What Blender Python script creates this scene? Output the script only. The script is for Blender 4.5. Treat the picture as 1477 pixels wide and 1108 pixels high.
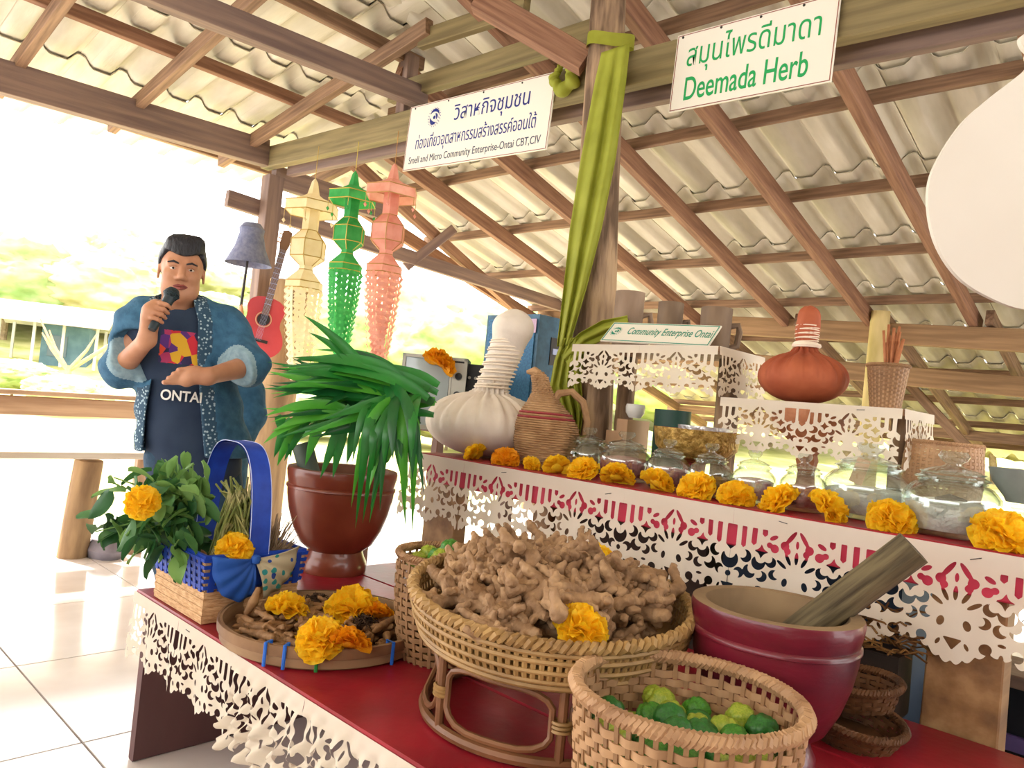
import bpy, bmesh, math, random
import numpy as np
from math import sin, cos, pi, radians, sqrt, atan2, hypot
from mathutils import Vector, Matrix, Euler, Quaternion

random.seed(7)
SC = bpy.context.scene
COL = SC.collection
for o_ in list(bpy.data.objects):
    bpy.data.objects.remove(o_)

# ------------------------------------------------------------------ camera, sky, sun, exposure
CAM_H = 1.2
YAW, PITCH, ROLL = radians(43.6), radians(1.86), radians(5.5)
cam_d = bpy.data.cameras.new('camera')
cam_d.sensor_width = 36.0
cam_d.lens = 36.0 * 1080.0 / 1477.0
cam_d.clip_end = 400
cam = bpy.data.objects.new('camera', cam_d)
COL.objects.link(cam)
cam.matrix_world = (Matrix.Translation((0, 0, CAM_H)) @ Matrix.Rotation(YAW, 4, 'Z')
                    @ Matrix.Rotation(pi / 2 + PITCH, 4, 'X') @ Matrix.Rotation(ROLL, 4, 'Z'))
SC.camera = cam

world = bpy.data.worlds.new('sky')
SC.world = world
world.use_nodes = True
wn = world.node_tree.nodes
wl = world.node_tree.links
bg = wn['Background']
bg.inputs['Color'].default_value = (1.0, 0.985, 0.96, 1)
bg.inputs['Strength'].default_value = 3.6

sun_d = bpy.data.lights.new('sun', 'SUN')
sun_d.energy = 9.0
sun_d.angle = radians(3)
sun_d.color = (1.0, 0.95, 0.84)
sun = bpy.data.objects.new('sun', sun_d)
COL.objects.link(sun)
# sunlight falls from the open left side of the pavilion (direction the light travels)
sun.rotation_euler = Vector((0.62, 0.18, -0.76)).to_track_quat('-Z', 'Y').to_euler()

vs = SC.view_settings
vs.view_transform = 'Standard'
vs.look = 'None'
vs.exposure = 0.6
vs.gamma = 1.0
vs.use_curve_mapping = False

# ------------------------------------------------------------------ helpers
def lin(hx):
    hx = hx.lstrip('#')
    out = []
    for i in (0, 2, 4):
        c = int(hx[i:i + 2], 16) / 255
        out.append(c / 12.92 if c <= 0.04045 else ((c + 0.055) / 1.055) ** 2.4)
    return (*out, 1.0)

MATS = {}
def mat(name, c1, c2=None, rough=0.6, scale=8.0, stretch=(1, 1, 1), bump=0.0, bscale=None, metal=0.0,
        spec=0.4, detail=4.0, lo=0.35, hi=0.65, coat=0.0, trans=0.0, sheen=0.0, coords='Object', c3=None):
    """procedural principled material: noise mix of two (three) colours plus noise bump"""
    if name in MATS:
        return MATS[name]
    m = bpy.data.materials.new(name)
    m.use_nodes = True
    nt = m.node_tree
    b = nt.nodes['Principled BSDF']
    b.inputs['Roughness'].default_value = rough
    b.inputs['Metallic'].default_value = metal
    b.inputs['Specular IOR Level'].default_value = spec
    b.inputs['Coat Weight'].default_value = coat
    b.inputs['Sheen Weight'].default_value = sheen
    c1 = lin(c1)
    if c2 is None and bump == 0:
        b.inputs['Base Color'].default_value = c1
    else:
        tc = nt.nodes.new('ShaderNodeTexCoord')
        mp = nt.nodes.new('ShaderNodeMapping')
        mp.inputs['Scale'].default_value = stretch
        nt.links.new(tc.outputs[coords], mp.inputs['Vector'])
        nz = nt.nodes.new('ShaderNodeTexNoise')
        nz.inputs['Scale'].default_value = scale
        nz.inputs['Detail'].default_value = detail
        nt.links.new(mp.outputs[0], nz.inputs['Vector'])
        rp = nt.nodes.new('ShaderNodeValToRGB')
        rp.color_ramp.elements[0].position = lo
        rp.color_ramp.elements[0].color = c1
        rp.color_ramp.elements[1].position = hi
        rp.color_ramp.elements[1].color = lin(c2) if c2 else c1
        if c3:
            e = rp.color_ramp.elements.new((lo + hi) / 2)
            e.color = lin(c3)
        nt.links.new(nz.outputs['Fac'], rp.inputs['Fac'])
        nt.links.new(rp.outputs['Color'], b.inputs['Base Color'])
        if bump:
            nb = nt.nodes.new('ShaderNodeTexNoise')
            nb.inputs['Scale'].default_value = bscale or scale * 2
            nb.inputs['Detail'].default_value = 3
            nt.links.new(mp.outputs[0], nb.inputs['Vector'])
            bp = nt.nodes.new('ShaderNodeBump')
            bp.inputs['Strength'].default_value = bump
            bp.inputs['Distance'].default_value = 0.01
            nt.links.new(nb.outputs['Fac'], bp.inputs['Height'])
            nt.links.new(bp.outputs[0], b.inputs['Normal'])
    if trans:
        # a thin sheet that lets some light through: diffuse mixed with translucent
        tr = nt.nodes.new('ShaderNodeBsdfTranslucent')
        src = b.inputs['Base Color']
        if src.is_linked:
            nt.links.new(src.links[0].from_socket, tr.inputs['Color'])
        else:
            tr.inputs['Color'].default_value = c1
        mx = nt.nodes.new('ShaderNodeMixShader')
        mx.inputs[0].default_value = trans
        nt.links.new(b.outputs[0], mx.inputs[1])
        nt.links.new(tr.outputs[0], mx.inputs[2])
        nt.links.new(mx.outputs[0], nt.nodes['Material Output'].inputs['Surface'])
    MATS[name] = m
    return m

def glass_mat(name, tint='FFFFFF', ior=1.45, extra=0.03):
    """thin clear glass: transparent with fresnel reflections"""
    if name in MATS:
        return MATS[name]
    m = bpy.data.materials.new(name)
    m.use_nodes = True
    nt = m.node_tree
    nt.nodes.remove(nt.nodes['Principled BSDF'])
    t = nt.nodes.new('ShaderNodeBsdfTransparent')
    t.inputs['Color'].default_value = lin(tint)
    g = nt.nodes.new('ShaderNodeBsdfGlossy')
    g.inputs['Roughness'].default_value = 0.05
    g.inputs['Color'].default_value = (0.9, 0.92, 0.92, 1)
    fr = nt.nodes.new('ShaderNodeLayerWeight')
    fr.inputs['Blend'].default_value = 0.5
    pw = nt.nodes.new('ShaderNodeMath')
    pw.operation = 'POWER'
    pw.inputs[1].default_value = 3.2
    nt.links.new(fr.outputs['Facing'], pw.inputs[0])
    ad = nt.nodes.new('ShaderNodeMath')
    ad.operation = 'MULTIPLY_ADD'
    ad.inputs[1].default_value = 0.75
    ad.inputs[2].default_value = extra
    nt.links.new(pw.outputs[0], ad.inputs[0])
    mx = nt.nodes.new('ShaderNodeMixShader')
    nt.links.new(ad.outputs[0], mx.inputs[0])
    nt.links.new(t.outputs[0], mx.inputs[1])
    nt.links.new(g.outputs[0], mx.inputs[2])
    nt.links.new(mx.outputs[0], nt.nodes['Material Output'].inputs['Surface'])
    MATS[name] = m
    return m

class MB:
    """collects vertices and faces, then becomes one mesh object"""
    def __init__(s):
        s.v = []
        s.f = []
    def add(s, vs_, fs_, M=None):
        n = len(s.v)
        if M is not None:
            vs_ = [M @ Vector(v) for v in vs_]
        s.v += [tuple(v) for v in vs_]
        s.f += [tuple(i + n for i in f) for f in fs_]
        return s
    def box(s, c, d, M=None):
        x, y, z = c
        a, b, e = d[0] / 2, d[1] / 2, d[2] / 2
        vs_ = [(x + i * a, y + j * b, z + k * e) for i in (-1, 1) for j in (-1, 1) for k in (-1, 1)]
        return s.add(vs_, [(0, 1, 3, 2), (4, 6, 7, 5), (0, 4, 5, 1), (2, 3, 7, 6), (0, 2, 6, 4), (1, 5, 7, 3)], M)
    def tube(s, pts, r, seg=8, closed=False, caps=True, M=None, flat=1.0, up=None):
        pts = [Vector(p) for p in pts]
        n = len(pts)
        rs = r if isinstance(r, (list, tuple)) else [r] * n
        vs_, fs_ = [], []
        prev = None
        for i, p in enumerate(pts):
            if closed:
                t = pts[(i + 1) % n] - pts[i - 1]
            else:
                t = pts[min(i + 1, n - 1)] - pts[max(i - 1, 0)]
            t = t.normalized() if t.length > 1e-9 else Vector((0, 0, 1))
            if up is not None:
                a = Vector(up).cross(t)
                if a.length < 1e-4:
                    a = prev or t.orthogonal()
                a = a.normalized()
            elif prev is None:
                a = t.orthogonal().normalized()
            else:
                a = prev - t * prev.dot(t)
                a = a.normalized() if a.length > 1e-6 else t.orthogonal().normalized()
            prev = a
            b = t.cross(a)
            for k in range(seg):
                th = 2 * pi * k / seg
                vs_.append(p + (a * cos(th) + b * sin(th) * flat) * rs[i])
        m = n if closed else n - 1
        for i in range(m):
            j = (i + 1) % n
            for k in range(seg):
                l = (k + 1) % seg
                fs_.append((i * seg + k, i * seg + l, j * seg + l, j * seg + k))
        if caps and not closed:
            fs_.append(tuple(range(seg - 1, -1, -1)))
            fs_.append(tuple((n - 1) * seg + k for k in range(seg)))
        return s.add(vs_, fs_, M)
    def lathe(s, prof, seg=32, M=None, sx=1.0, sy=1.0, wob=None):
        vs_, fs_ = [], []
        n = len(prof)
        for i, (r_, z_) in enumerate(prof):
            for k in range(seg):
                a = 2 * pi * k / seg
                w = wob(a, i, r_, z_) if wob else 1.0
                vs_.append((r_ * w * cos(a) * sx, r_ * w * sin(a) * sy, z_))
        for i in range(n - 1):
            for k in range(seg):
                l = (k + 1) % seg
                fs_.append((i * seg + k, i * seg + l, (i + 1) * seg + l, (i + 1) * seg + k))
        if prof[0][0] > 1e-6:
            fs_.append(tuple(range(seg - 1, -1, -1)))
        if prof[-1][0] > 1e-6:
            fs_.append(tuple((n - 1) * seg + k for k in range(seg)))
        return s.add(vs_, fs_, M)
    def shell(s, prof, seg=32, M=None, sx=1.0, sy=1.0, wob=None):
        """lathe without caps (profile runs outside, over the rim and back inside)"""
        vs_, fs_ = [], []
        n = len(prof)
        for i, (r_, z_) in enumerate(prof):
            for k in range(seg):
                a = 2 * pi * k / seg
                w = wob(a, i, r_, z_) if wob else 1.0
                vs_.append((r_ * w * cos(a) * sx, r_ * w * sin(a) * sy, z_))
        for i in range(n - 1):
            for k in range(seg):
                l = (k + 1) % seg
                fs_.append((i * seg + k, i * seg + l, (i + 1) * seg + l, (i + 1) * seg + k))
        return s.add(vs_, fs_, M)
    def grid(s, fn, nu, nv, M=None, wrap=False):
        vs_ = [fn(i / nu, j / nv) for i in range(nu + (0 if wrap else 1)) for j in range(nv + 1)]
        fs_ = []
        for i in range(nu):
            i2 = (i + 1) % nu if wrap else i + 1
            for j in range(nv):
                fs_.append((i * (nv + 1) + j, i2 * (nv + 1) + j, i2 * (nv + 1) + j + 1, i * (nv + 1) + j + 1))
        return s.add(vs_, fs_, M)
    def mesh(s, name, m, smooth=True, sharp=None):
        me = bpy.data.meshes.new(name)
        me.from_pydata(s.v, [], s.f)
        me.validate()
        if m is not None:
            me.materials.append(m)
        if smooth and len(me.polygons):
            me.polygons.foreach_set('use_smooth', [True] * len(me.polygons))
            if sharp:
                me.set_sharp_from_angle(angle=radians(sharp))
        me.update()
        return me
    def build(s, name, m, parent=None, loc=None, smooth=True, sharp=40, rot=None):
        return put(name, s.mesh(name, m, smooth, sharp), parent, loc, rot)

def put(name, me, parent=None, loc=None, rot=None, scale=None, mw=None):
    o = bpy.data.objects.new(name, me)
    COL.objects.link(o)
    if parent is not None:
        o.parent = parent
    if mw is not None:
        o.matrix_local = mw
    else:
        if loc is not None:
            o.location = loc
        if rot is not None:
            o.rotation_euler = rot
        if scale is not None:
            o.scale = scale if isinstance(scale, (tuple, list, Vector)) else (scale,) * 3
    return o

def tag(o, label=None, cat=None, group=None, kind=None):
    if label: o['label'] = label
    if cat: o['category'] = cat
    if group: o['group'] = group
    if kind: o['kind'] = kind
    return o

def thing(name, label, cat=None, loc=(0, 0, 0), rz=0.0, group=None, kind=None):
    o = bpy.data.objects.new(name, None)
    o.empty_display_size = 0.05
    COL.objects.link(o)
    o.location = loc
    o.rotation_euler = (0, 0, rz)
    return tag(o, label, cat, group, kind)

def timber(name, a, b, w, h, m, parent=None, up=(0, 0, 1), bev=0.004, taper=1.0, warp=0.0):
    """a sawn length of wood from a to b, w wide, h deep, its grain along local x"""
    a, b = Vector(a), Vector(b)
    d = b - a
    L = d.length
    x = d.normalized()
    z = Vector(up) - x * Vector(up).dot(x)
    z = z.normalized() if z.length > 1e-4 else x.orthogonal().normalized()
    y = z.cross(x)
    mb = MB()
    n = max(2, int(L / 0.45) + 1)
    rnd = random.Random(hash((round(L, 3), round(w, 3), round(a.x, 2))) & 0xffff)
    sec = [(-1, -1), (1, -1), (1, 1), (-1, 1)]
    vs_, fs_ = [], []
    c = min(bev, w / 4, h / 4)
    ring = [(-w / 2 + c, -h / 2), (w / 2 - c, -h / 2), (w / 2, -h / 2 + c), (w / 2, h / 2 - c),
            (w / 2 - c, h / 2), (-w / 2 + c, h / 2), (-w / 2, h / 2 - c), (-w / 2, -h / 2 + c)]
    for i in range(n):
        t = i / (n - 1)
        k = 1 + (taper - 1) * t
        oy, oz = (rnd.uniform(-warp, warp), rnd.uniform(-warp, warp)) if 0 < i < n - 1 else (0, 0)
        for (p, q) in ring:
            vs_.append((L * t, p * k + oy, q * k + oz))
    for i in range(n - 1):
        for k in range(8):
            l = (k + 1) % 8
            fs_.append((i * 8 + k, i * 8 + l, i * 8 + 8 + l, i * 8 + 8 + k))
    fs_.append(tuple(range(7, -1, -1)))
    fs_.append(tuple((n - 1) * 8 + k for k in range(8)))
    mb.add(vs_, fs_)
    me = mb.mesh(name, m, smooth=False)
    return put(name, me, parent, mw=Matrix(((x.x, y.x, z.x, a.x), (x.y, y.y, z.y, a.y), (x.z, y.z, z.z, a.z), (0, 0, 0, 1))))

def log_post(name, a, b, ra, rb, m, parent=None, seg=18, wob=0.06, seed=1):
    """a round trunk with an uneven surface"""
    rnd = random.Random(seed)
    a, b = Vector(a), Vector(b)
    L = (b - a).length
    n = max(4, int(L / 0.12))
    ph = [rnd.uniform(0, 6.28) for _ in range(6)]
    def fn(u, v):
        th = 2 * pi * u
        z = L * v
        r_ = ra + (rb - ra) * v
        r_ *= 1 + wob * (sin(2 * th + ph[0] + z * 1.3) * .5 + sin(3 * th + ph[1] - z * 2.1) * .35 + sin(5 * th + ph[2] + z * .8) * .3 + .4 * sin(z * 5 + ph[3]) * sin(th + ph[4]))
        return (r_ * cos(th), r_ * sin(th), z)
    mb = MB()
    mb.grid(fn, seg, n, wrap=True)
    mb.f.append(tuple(i * (n + 1) for i in range(seg - 1, -1, -1)))
    mb.f.append(tuple(i * (n + 1) + n for i in range(seg)))
    q = (b - a).normalized().to_track_quat('Z', 'Y')
    o = mb.build(name, m, parent, sharp=50)
    o.matrix_local = Matrix.Translation(a) @ q.to_matrix().to_4x4()
    return o

# ---- smooth solid modelling: signed distance field polygonised with surface nets
def surfnet(field, lo, h):
    nx, ny, nz = field.shape
    ins = field < 0
    cnt = np.zeros((nx - 1, ny - 1, nz - 1), np.uint8)
    for i in (0, 1):
        for j in (0, 1):
            for k in (0, 1):
                cnt += ins[i:nx - 1 + i, j:ny - 1 + j, k:nz - 1 + k]
    act = (cnt > 0) & (cnt < 8)
    idx = np.argwhere(act)
    vid = -np.ones(act.shape, np.int64)
    vid[act] = np.arange(len(idx))
    P = np.zeros((len(idx), 3))
    W = np.zeros(len(idx))
    corners = [(i, j, k) for i in (0, 1) for j in (0, 1) for k in (0, 1)]
    for a_ in range(8):
        for b_ in range(a_ + 1, 8):
            ca, cb = corners[a_], corners[b_]
            if sum(abs(ca[q] - cb[q]) for q in range(3)) != 1:
                continue
            fa = field[idx[:, 0] + ca[0], idx[:, 1] + ca[1], idx[:, 2] + ca[2]]
            fb = field[idx[:, 0] + cb[0], idx[:, 1] + cb[1], idx[:, 2] + cb[2]]
            cr = (fa < 0) != (fb < 0)
            t = np.where(cr, fa / np.where(cr, fa - fb, 1), 0)
            for q in range(3):
                P[:, q] += np.where(cr, ca[q] + t * (cb[q] - ca[q]), 0)
            W += cr
    P = (P / W[:, None] + idx) * h + np.array(lo)
    F = []
    for ax in range(3):
        A = [slice(None)] * 3
        B = [slice(None)] * 3
        A[ax] = slice(0, -1)
        B[ax] = slice(1, None)
        fa, fb = ins[tuple(A)], ins[tuple(B)]
        e = np.argwhere(fa != fb)
        o1, o2 = [(1, 2), (2, 0), (0, 1)][ax]
        ok = (e[:, o1] > 0) & (e[:, o2] > 0) & (e[:, o1] < field.shape[o1] - 1) & (e[:, o2] < field.shape[o2] - 1)
        e = e[ok]
        def g(d1, d2):
            c = e.copy()
            c[:, o1] -= d1
            c[:, o2] -= d2
            return vid[c[:, 0], c[:, 1], c[:, 2]]
        quad = np.stack([g(1, 1), g(0, 1), g(0, 0), g(1, 0)], 1)
        flip = ~fa[e[:, 0], e[:, 1], e[:, 2]]
        quad[flip] = quad[flip][:, ::-1]
        F.append(quad)
    return P, np.concatenate(F)

def seg_sdf(P, a, b, ra, rb, sq=None):
    a = np.array(a, float); b = np.array(b, float)
    d = P - a
    ba = b - a
    L2 = max(float(ba @ ba), 1e-12)
    t = np.clip((d @ ba) / L2, 0, 1)
    q = d - t[..., None] * ba
    if sq is not None:
        q = q / np.array(sq)
    return np.sqrt((q * q).sum(-1)) - (ra + (rb - ra) * t)

def solid(prims, h, cut=None, k=0.03, post=None):
    """prims: (a, b, ra, rb[, k[, squash]]); smooth union -> (verts, quads). cut: list of functions P->sdf to subtract"""
    lo = np.array([1e9] * 3); hi = -lo
    for pr_ in prims:
        r_ = max(pr_[2], pr_[3])
        sq = np.array(pr_[5]) if len(pr_) > 5 and pr_[5] is not None else np.ones(3)
        for q in (pr_[0], pr_[1]):
            lo = np.minimum(lo, np.array(q) - r_ * sq); hi = np.maximum(hi, np.array(q) + r_ * sq)
    lo -= 3 * h; hi += 3 * h
    n = np.ceil((hi - lo) / h).astype(int) + 1
    F = np.full(n, 1.0, np.float32)
    axs = [lo[i] + np.arange(n[i]) * h for i in range(3)]
    for pr_ in prims:
        a, b, ra, rb = pr_[:4]
        kk = pr_[4] if len(pr_) > 4 and pr_[4] is not None else k
        sq = pr_[5] if len(pr_) > 5 else None
        r_ = max(ra, rb)
        s3 = np.array(sq) if sq is not None else np.ones(3)
        mlo = np.minimum(a, b) - r_ * s3 - kk - 3 * h
        mhi = np.maximum(a, b) + r_ * s3 + kk + 3 * h
        i0 = np.clip(((mlo - lo) / h).astype(int), 0, n - 1)
        i1 = np.clip(((mhi - lo) / h).astype(int) + 2, 1, n)
        sl = tuple(slice(i0[q], i1[q]) for q in range(3))
        G = np.stack(np.meshgrid(*[axs[q][sl[q]] for q in range(3)], indexing='ij'), -1)
        d = seg_sdf(G, a, b, ra, rb, sq)
        c = F[sl]
        if kk > 1e-6:
            hh = np.clip(0.5 + 0.5 * (c - d) / kk, 0, 1)
            F[sl] = c * (1 - hh) + d * hh - kk * hh * (1 - hh)
        else:
            F[sl] = np.minimum(c, d)
    if cut or post:
        G = np.stack(np.meshgrid(*axs, indexing='ij'), -1)
        for fn in cut or []:
            F = np.maximum(F, -fn(G))
        if post:
            F = post(G, F)
    return surfnet(F, lo, h)

def solid_mesh(name, pf, m, smooth=True, relax=1):
    P, F = pf
    me = bpy.data.meshes.new(name)
    me.from_pydata(P.tolist(), [], F.tolist())
    if m is not None:
        me.materials.append(m)
    bm = bmesh.new()
    bm.from_mesh(me)
    for _ in range(relax):
        bmesh.ops.smooth_vert(bm, verts=bm.verts, factor=0.5, use_axis_x=True, use_axis_y=True, use_axis_z=True)
    bmesh.ops.recalc_face_normals(bm, faces=bm.faces)
    bm.to_mesh(me)
    bm.free()
    if smooth:
        me.polygons.foreach_set('use_smooth', [True] * len(me.polygons))
    return me

def text_mesh(name, body, m, size=0.1, extrude=0.001, align='LEFT', offset=0.0, shear=0.0, spacing=1.0):
    c = bpy.data.curves.new(name, 'FONT')
    c.body = body
    c.size = size
    c.extrude = extrude
    c.align_x = align
    c.offset = offset
    c.shear = shear
    c.space_character = spacing
    o = bpy.data.objects.new(name, c)
    COL.objects.link(o)
    dg = bpy.context.evaluated_depsgraph_get()
    dg.update()
    me = bpy.data.meshes.new_from_object(o.evaluated_get(dg))
    bpy.data.objects.remove(o)
    me.materials.clear()
    me.materials.append(m)
    return me

def fit_text(me, w, hgt=None):
    """scale text mesh to width w (and height), origin at its centre"""
    xs = [v.co.x for v in me.vertices]; ys = [v.co.y for v in me.vertices]
    if not xs:
        return me
    x0, x1, y0, y1 = min(xs), max(xs), min(ys), max(ys)
    sx = w / (x1 - x0)
    sy = hgt / (y1 - y0) if hgt else sx
    for v in me.vertices:
        v.co.x = (v.co.x - (x0 + x1) / 2) * sx
        v.co.y = (v.co.y - (y0 + y1) / 2) * sy
    return me

# a surveyor's aid: the direction in which the photograph shows a point, met with a plane of the place
_R = cam.matrix_world.to_3x3()
def ray(px, py):
    return _R @ Vector(((px - 738.5) / 1080, -(py - 554) / 1080, -1))
def on_h(px, py, h):
    d = ray(px, py)
    return Vector((0, 0, CAM_H)) + d * ((h - CAM_H) / d.z)
def on_y(px, py, y):
    d = ray(px, py)
    return Vector((0, 0, CAM_H)) + d * (y / d.y)
def on_x(px, py, x):
    d = ray(px, py)
    return Vector((0, 0, CAM_H)) + d * (x / d.x)
def at_d(px, py, t):
    return Vector((0, 0, CAM_H)) + ray(px, py) * t
# ------------------------------------------------------------------ structure: ground, floor, roof, beams, posts
WOOD_R = mat('rafter_wood', '75503c', '966e54', rough=.75, scale=5, stretch=(.5, 9, 9), bump=.25, bscale=9)
WOOD_P = mat('purlin_wood', '6f5440', '94745a', rough=.8, scale=5, stretch=(.5, 9, 9), bump=.25, bscale=9)
WOOD_B = mat('beam_wood', '6e6040', '8c7c54', rough=.75, scale=4, stretch=(.4, 7, 7), bump=.2, bscale=9)
WOOD_D = mat('dark_beam_wood', '6f5a52', '8b7264', rough=.75, scale=4, stretch=(.4, 7, 7), bump=.2, bscale=9)
WOOD_L = mat('brown_plate_wood', '7d5f40', '9a7854', rough=.75, scale=4, stretch=(.4, 7, 7), bump=.2, bscale=9)
WOOD_G = mat('grey_log', '5f4a38', 'a88c6c', rough=.85, scale=11, stretch=(1.6, 1.6, .25), bump=1.0, bscale=20, lo=.38, hi=.62, c3='8a7058')
WOOD_G2 = mat('pale_log', '7f654a', 'a88c68', rough=.85, scale=9, stretch=(1.2, 1.2, .25), bump=.5, bscale=14)
FIBRO = mat('fibre_cement', 'bdb59f', 'e6dfd0', rough=.8, scale=2.2, stretch=(3.0, .6, 1), bump=.15, bscale=30, lo=.3, hi=.7, c3='d4ccb8')

# ground, far hill
GRASS = mat('sunlit_grass', 'a3a35a', 'cfc78c', rough=.95, scale=.7, detail=8, bump=.3, bscale=6)
def ground_z(x, y):
    d = hypot(x, y)
    fx, fy = -0.6896, 0.7242
    w = max(0.0, min(1.0, (d - 26) / 60))
    ang = atan2(y, x)
    hgt = 7.2 + 1.6 * sin(ang * 9 + 1) + 1.0 * sin(ang * 21)
    return -.32 + .05 * sin(x * .7) * cos(y * .6) + w * w * (3 - 2 * w) * hgt
mb = MB()
def gfn(u, v):
    a = radians(95 + 110 * u) - radians(30)
    r_ = 1.0 * (130 ** v) if v > 0 else 0.0
    r_ = 3.0 + (130 - 3.0) * v ** 2.2
    x, y = r_ * cos(a), r_ * sin(a)
    return (x, y, ground_z(x, y))
mb.grid(gfn, 90, 60)
tag(mb.build('ground', GRASS, None), 'sunlit grassy ground rising to a hill', kind='structure')

# floor of large pale glazed tiles
TILE = mat('pale_tile', 'd9cdc6', 'e9e1dc', rough=.12, scale=2.5, spec=.6)
GROUT = mat('floor_grout', '6d5f5c', rough=.8)
fl = MB().box((-1.4, 1.7, -.17), (10.4, 12.8, .30)).build('floor', GROUT, None, smooth=False)
tag(fl, 'pale glossy tiled floor of the pavilion', kind='structure')
tw = .8
tm = MB().box((0, 0, 0), (tw - .008, tw - .008, .02)).mesh('tile', TILE, smooth=False)
for i in range(13):
    for j in range(16):
        put('tile', tm, fl, loc=(-6.2 + i * tw, -4.3 + j * tw, -.010))

BLOCKB = mat('light_block_boards', '5a4636', '75604a', rough=.8, scale=4, stretch=(6, .4, 6))
tag(MB().box((-.9, -4.72, .80), (9.4, .06, 1.6)).build('light_block_back', BLOCKB, None, smooth=False), 'unseen half height board wall added behind the viewer to block light', kind='structure')  # unseen wall, added to cut the fill light from behind
tag(MB().box((3.78, -1.2, 1.62), (.06, 7.0, 3.2)).build('light_block_right', BLOCKB, None, smooth=False), 'unseen plain board wall added right of the viewer to block light', kind='structure')  # also unseen, added so that light comes mostly from the left

# --- right roof slope: z falls along +y
RS, RY0, RH0 = .26, 2.9, 3.51
def rz(y): return RH0 - RS * (y - RY0)
def wave_sheet(width, length, pitch=.27, amp=.072, seg=10):
    n = int(round(width / pitch * seg))
    def prof(x):
        c = cos(2 * pi * x / pitch)
        t = (c + .15) / 1.15
        t = max(0.0, t)
        return amp * t * t * (3 - 2 * t) * .96 + amp * .04 * (c + 1) / 2
    vs_, fs_ = [], []
    th = .007
    for i in range(n + 1):
        x = width * i / n
        z = prof(x)
        vs_ += [(x, 0, z), (x, length, z), (x, 0, z + th), (x, length, z + th)]
    for i in range(n):
        a, b = 4 * i, 4 * i + 4
        fs_ += [(a, a + 1, b + 1, b), (a + 2, b + 2, b + 3, a + 3), (a, b, b + 2, a + 2), (a + 1, a + 3, b + 3, b + 1)]
    fs_ += [(0, 2, 3, 1), (4 * n, 4 * n + 1, 4 * n + 3, 4 * n + 2)]
    mb_ = MB()
    mb_.add(vs_, fs_)
    return mb_
roof = thing('roof_right', 'corrugated fibre cement roof slope falling away behind the display', kind='structure')
sh_w, row = .54, .865
sheet_me = wave_sheet(sh_w + .06, row + .14).mesh('corrugated_sheet', FIBRO, smooth=True, sharp=60)
sa = math.atan(RS)
y_start = 4.20 - 5 * row
for j in range(14):
    y = y_start + j * row
    for i in range(19):
        x = -6.36 + i * sh_w
        o = put('corrugated_sheet', sheet_me, roof)
        # upslope end tucks under its uphill neighbour
        o.location = (x, y - .07, rz(y - .07) + .004 + .004 * (i % 2))
        o.rotation_euler = (-sa + .026, 0, 0)
def hip_x(y): return -5.7 + (3.9 - y) / .577
def hip_y(x): return 3.9 - .577 * (x + 5.7)
for j in range(14):
    y = y_start + j * row + .03
    x0 = max(-6.3, hip_x(y) + .05) if y < 3.9 else -6.3
    timber('purlin', (x0, y - .04, rz(y - .04) - .045), (2.2, y + .06, rz(y + .06) - .045), .045, .075, WOOD_P, roof, warp=.004)
for x in (.11, -.71, -1.52, -2.32, -3.09, -4.04, -5.03, -6.25):
    y0 = max(-.4, hip_y(x) - .06)
    timber('rafter', (x, y0, rz(y0) - .155), (x, 7.15, rz(7.15) - .155), .065, .13, WOOD_R, roof)
    timber('rafter', (x + .12, 6.95, rz(6.95) - .155), (x + .12, 11.1, rz(11.1) - .155), .06, .12, WOOD_P, roof)
timber('rafter', (-5.42, 3.4, rz(3.4) - .2), (-6.2, 6.7, rz(6.7) - .23), .065, .11, WOOD_R, roof)

# --- left roof slope: rises along +x from the eave
LS, LX0, LH0 = .15, -5.7, 3.25
def lz(x): return LH0 + LS * (x - LX0)
roofl = thing('roof_left', 'lower corrugated roof slope rising from the left eave beam', kind='structure')
la = math.atan(LS)
sheet2_me = wave_sheet(sh_w + .06, .95 + .14).mesh('corrugated_sheet', FIBRO, smooth=True, sharp=60)
for j in range(5):
    x = -6.78 + j * .95
    for i in range(11):
        y = -1.75 + i * sh_w
        o = put('corrugated_sheet', sheet2_me, roofl)
        # local y runs downhill (world -x), local x along world y
        ca, sn = cos(la - .022), sin(la - .022)
        o.matrix_local = Matrix(((0, -ca, -sn, x + 1.01), (1, 0, 0, y), (0, -sn, ca, lz(x + 1.01) + .012 + .004 * (i % 2)), (0, 0, 0, 1)))
for k, x in enumerate((-6.3, -5.06, -4.06, -3.2)):
    timber('purlin', (x - .03, -1.6, lz(x) - .045), (x + .03, hip_y(x) + .1, lz(x) - .045), .055, .085, WOOD_P if k != 1 else WOOD_R, roofl)
for y in (-.5, .35, 1.13, 1.86, 2.72, 3.5):
    xe = min(-2.4, hip_x(y) + .1)
    timber('rafter', (-6.2, y, lz(-6.2) - .14), (xe, y, lz(xe) - .14), .06, .1, WOOD_P, roofl)
tb = timber('roof_beam', (-3.9, -1.6, 2.9), (-3.84, 2.95, 3.14), .09, .13, WOOD_D)
tag(tb, 'dark tie beam crossing from the left and resting on the sign beam', 'beam', kind='structure')

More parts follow.
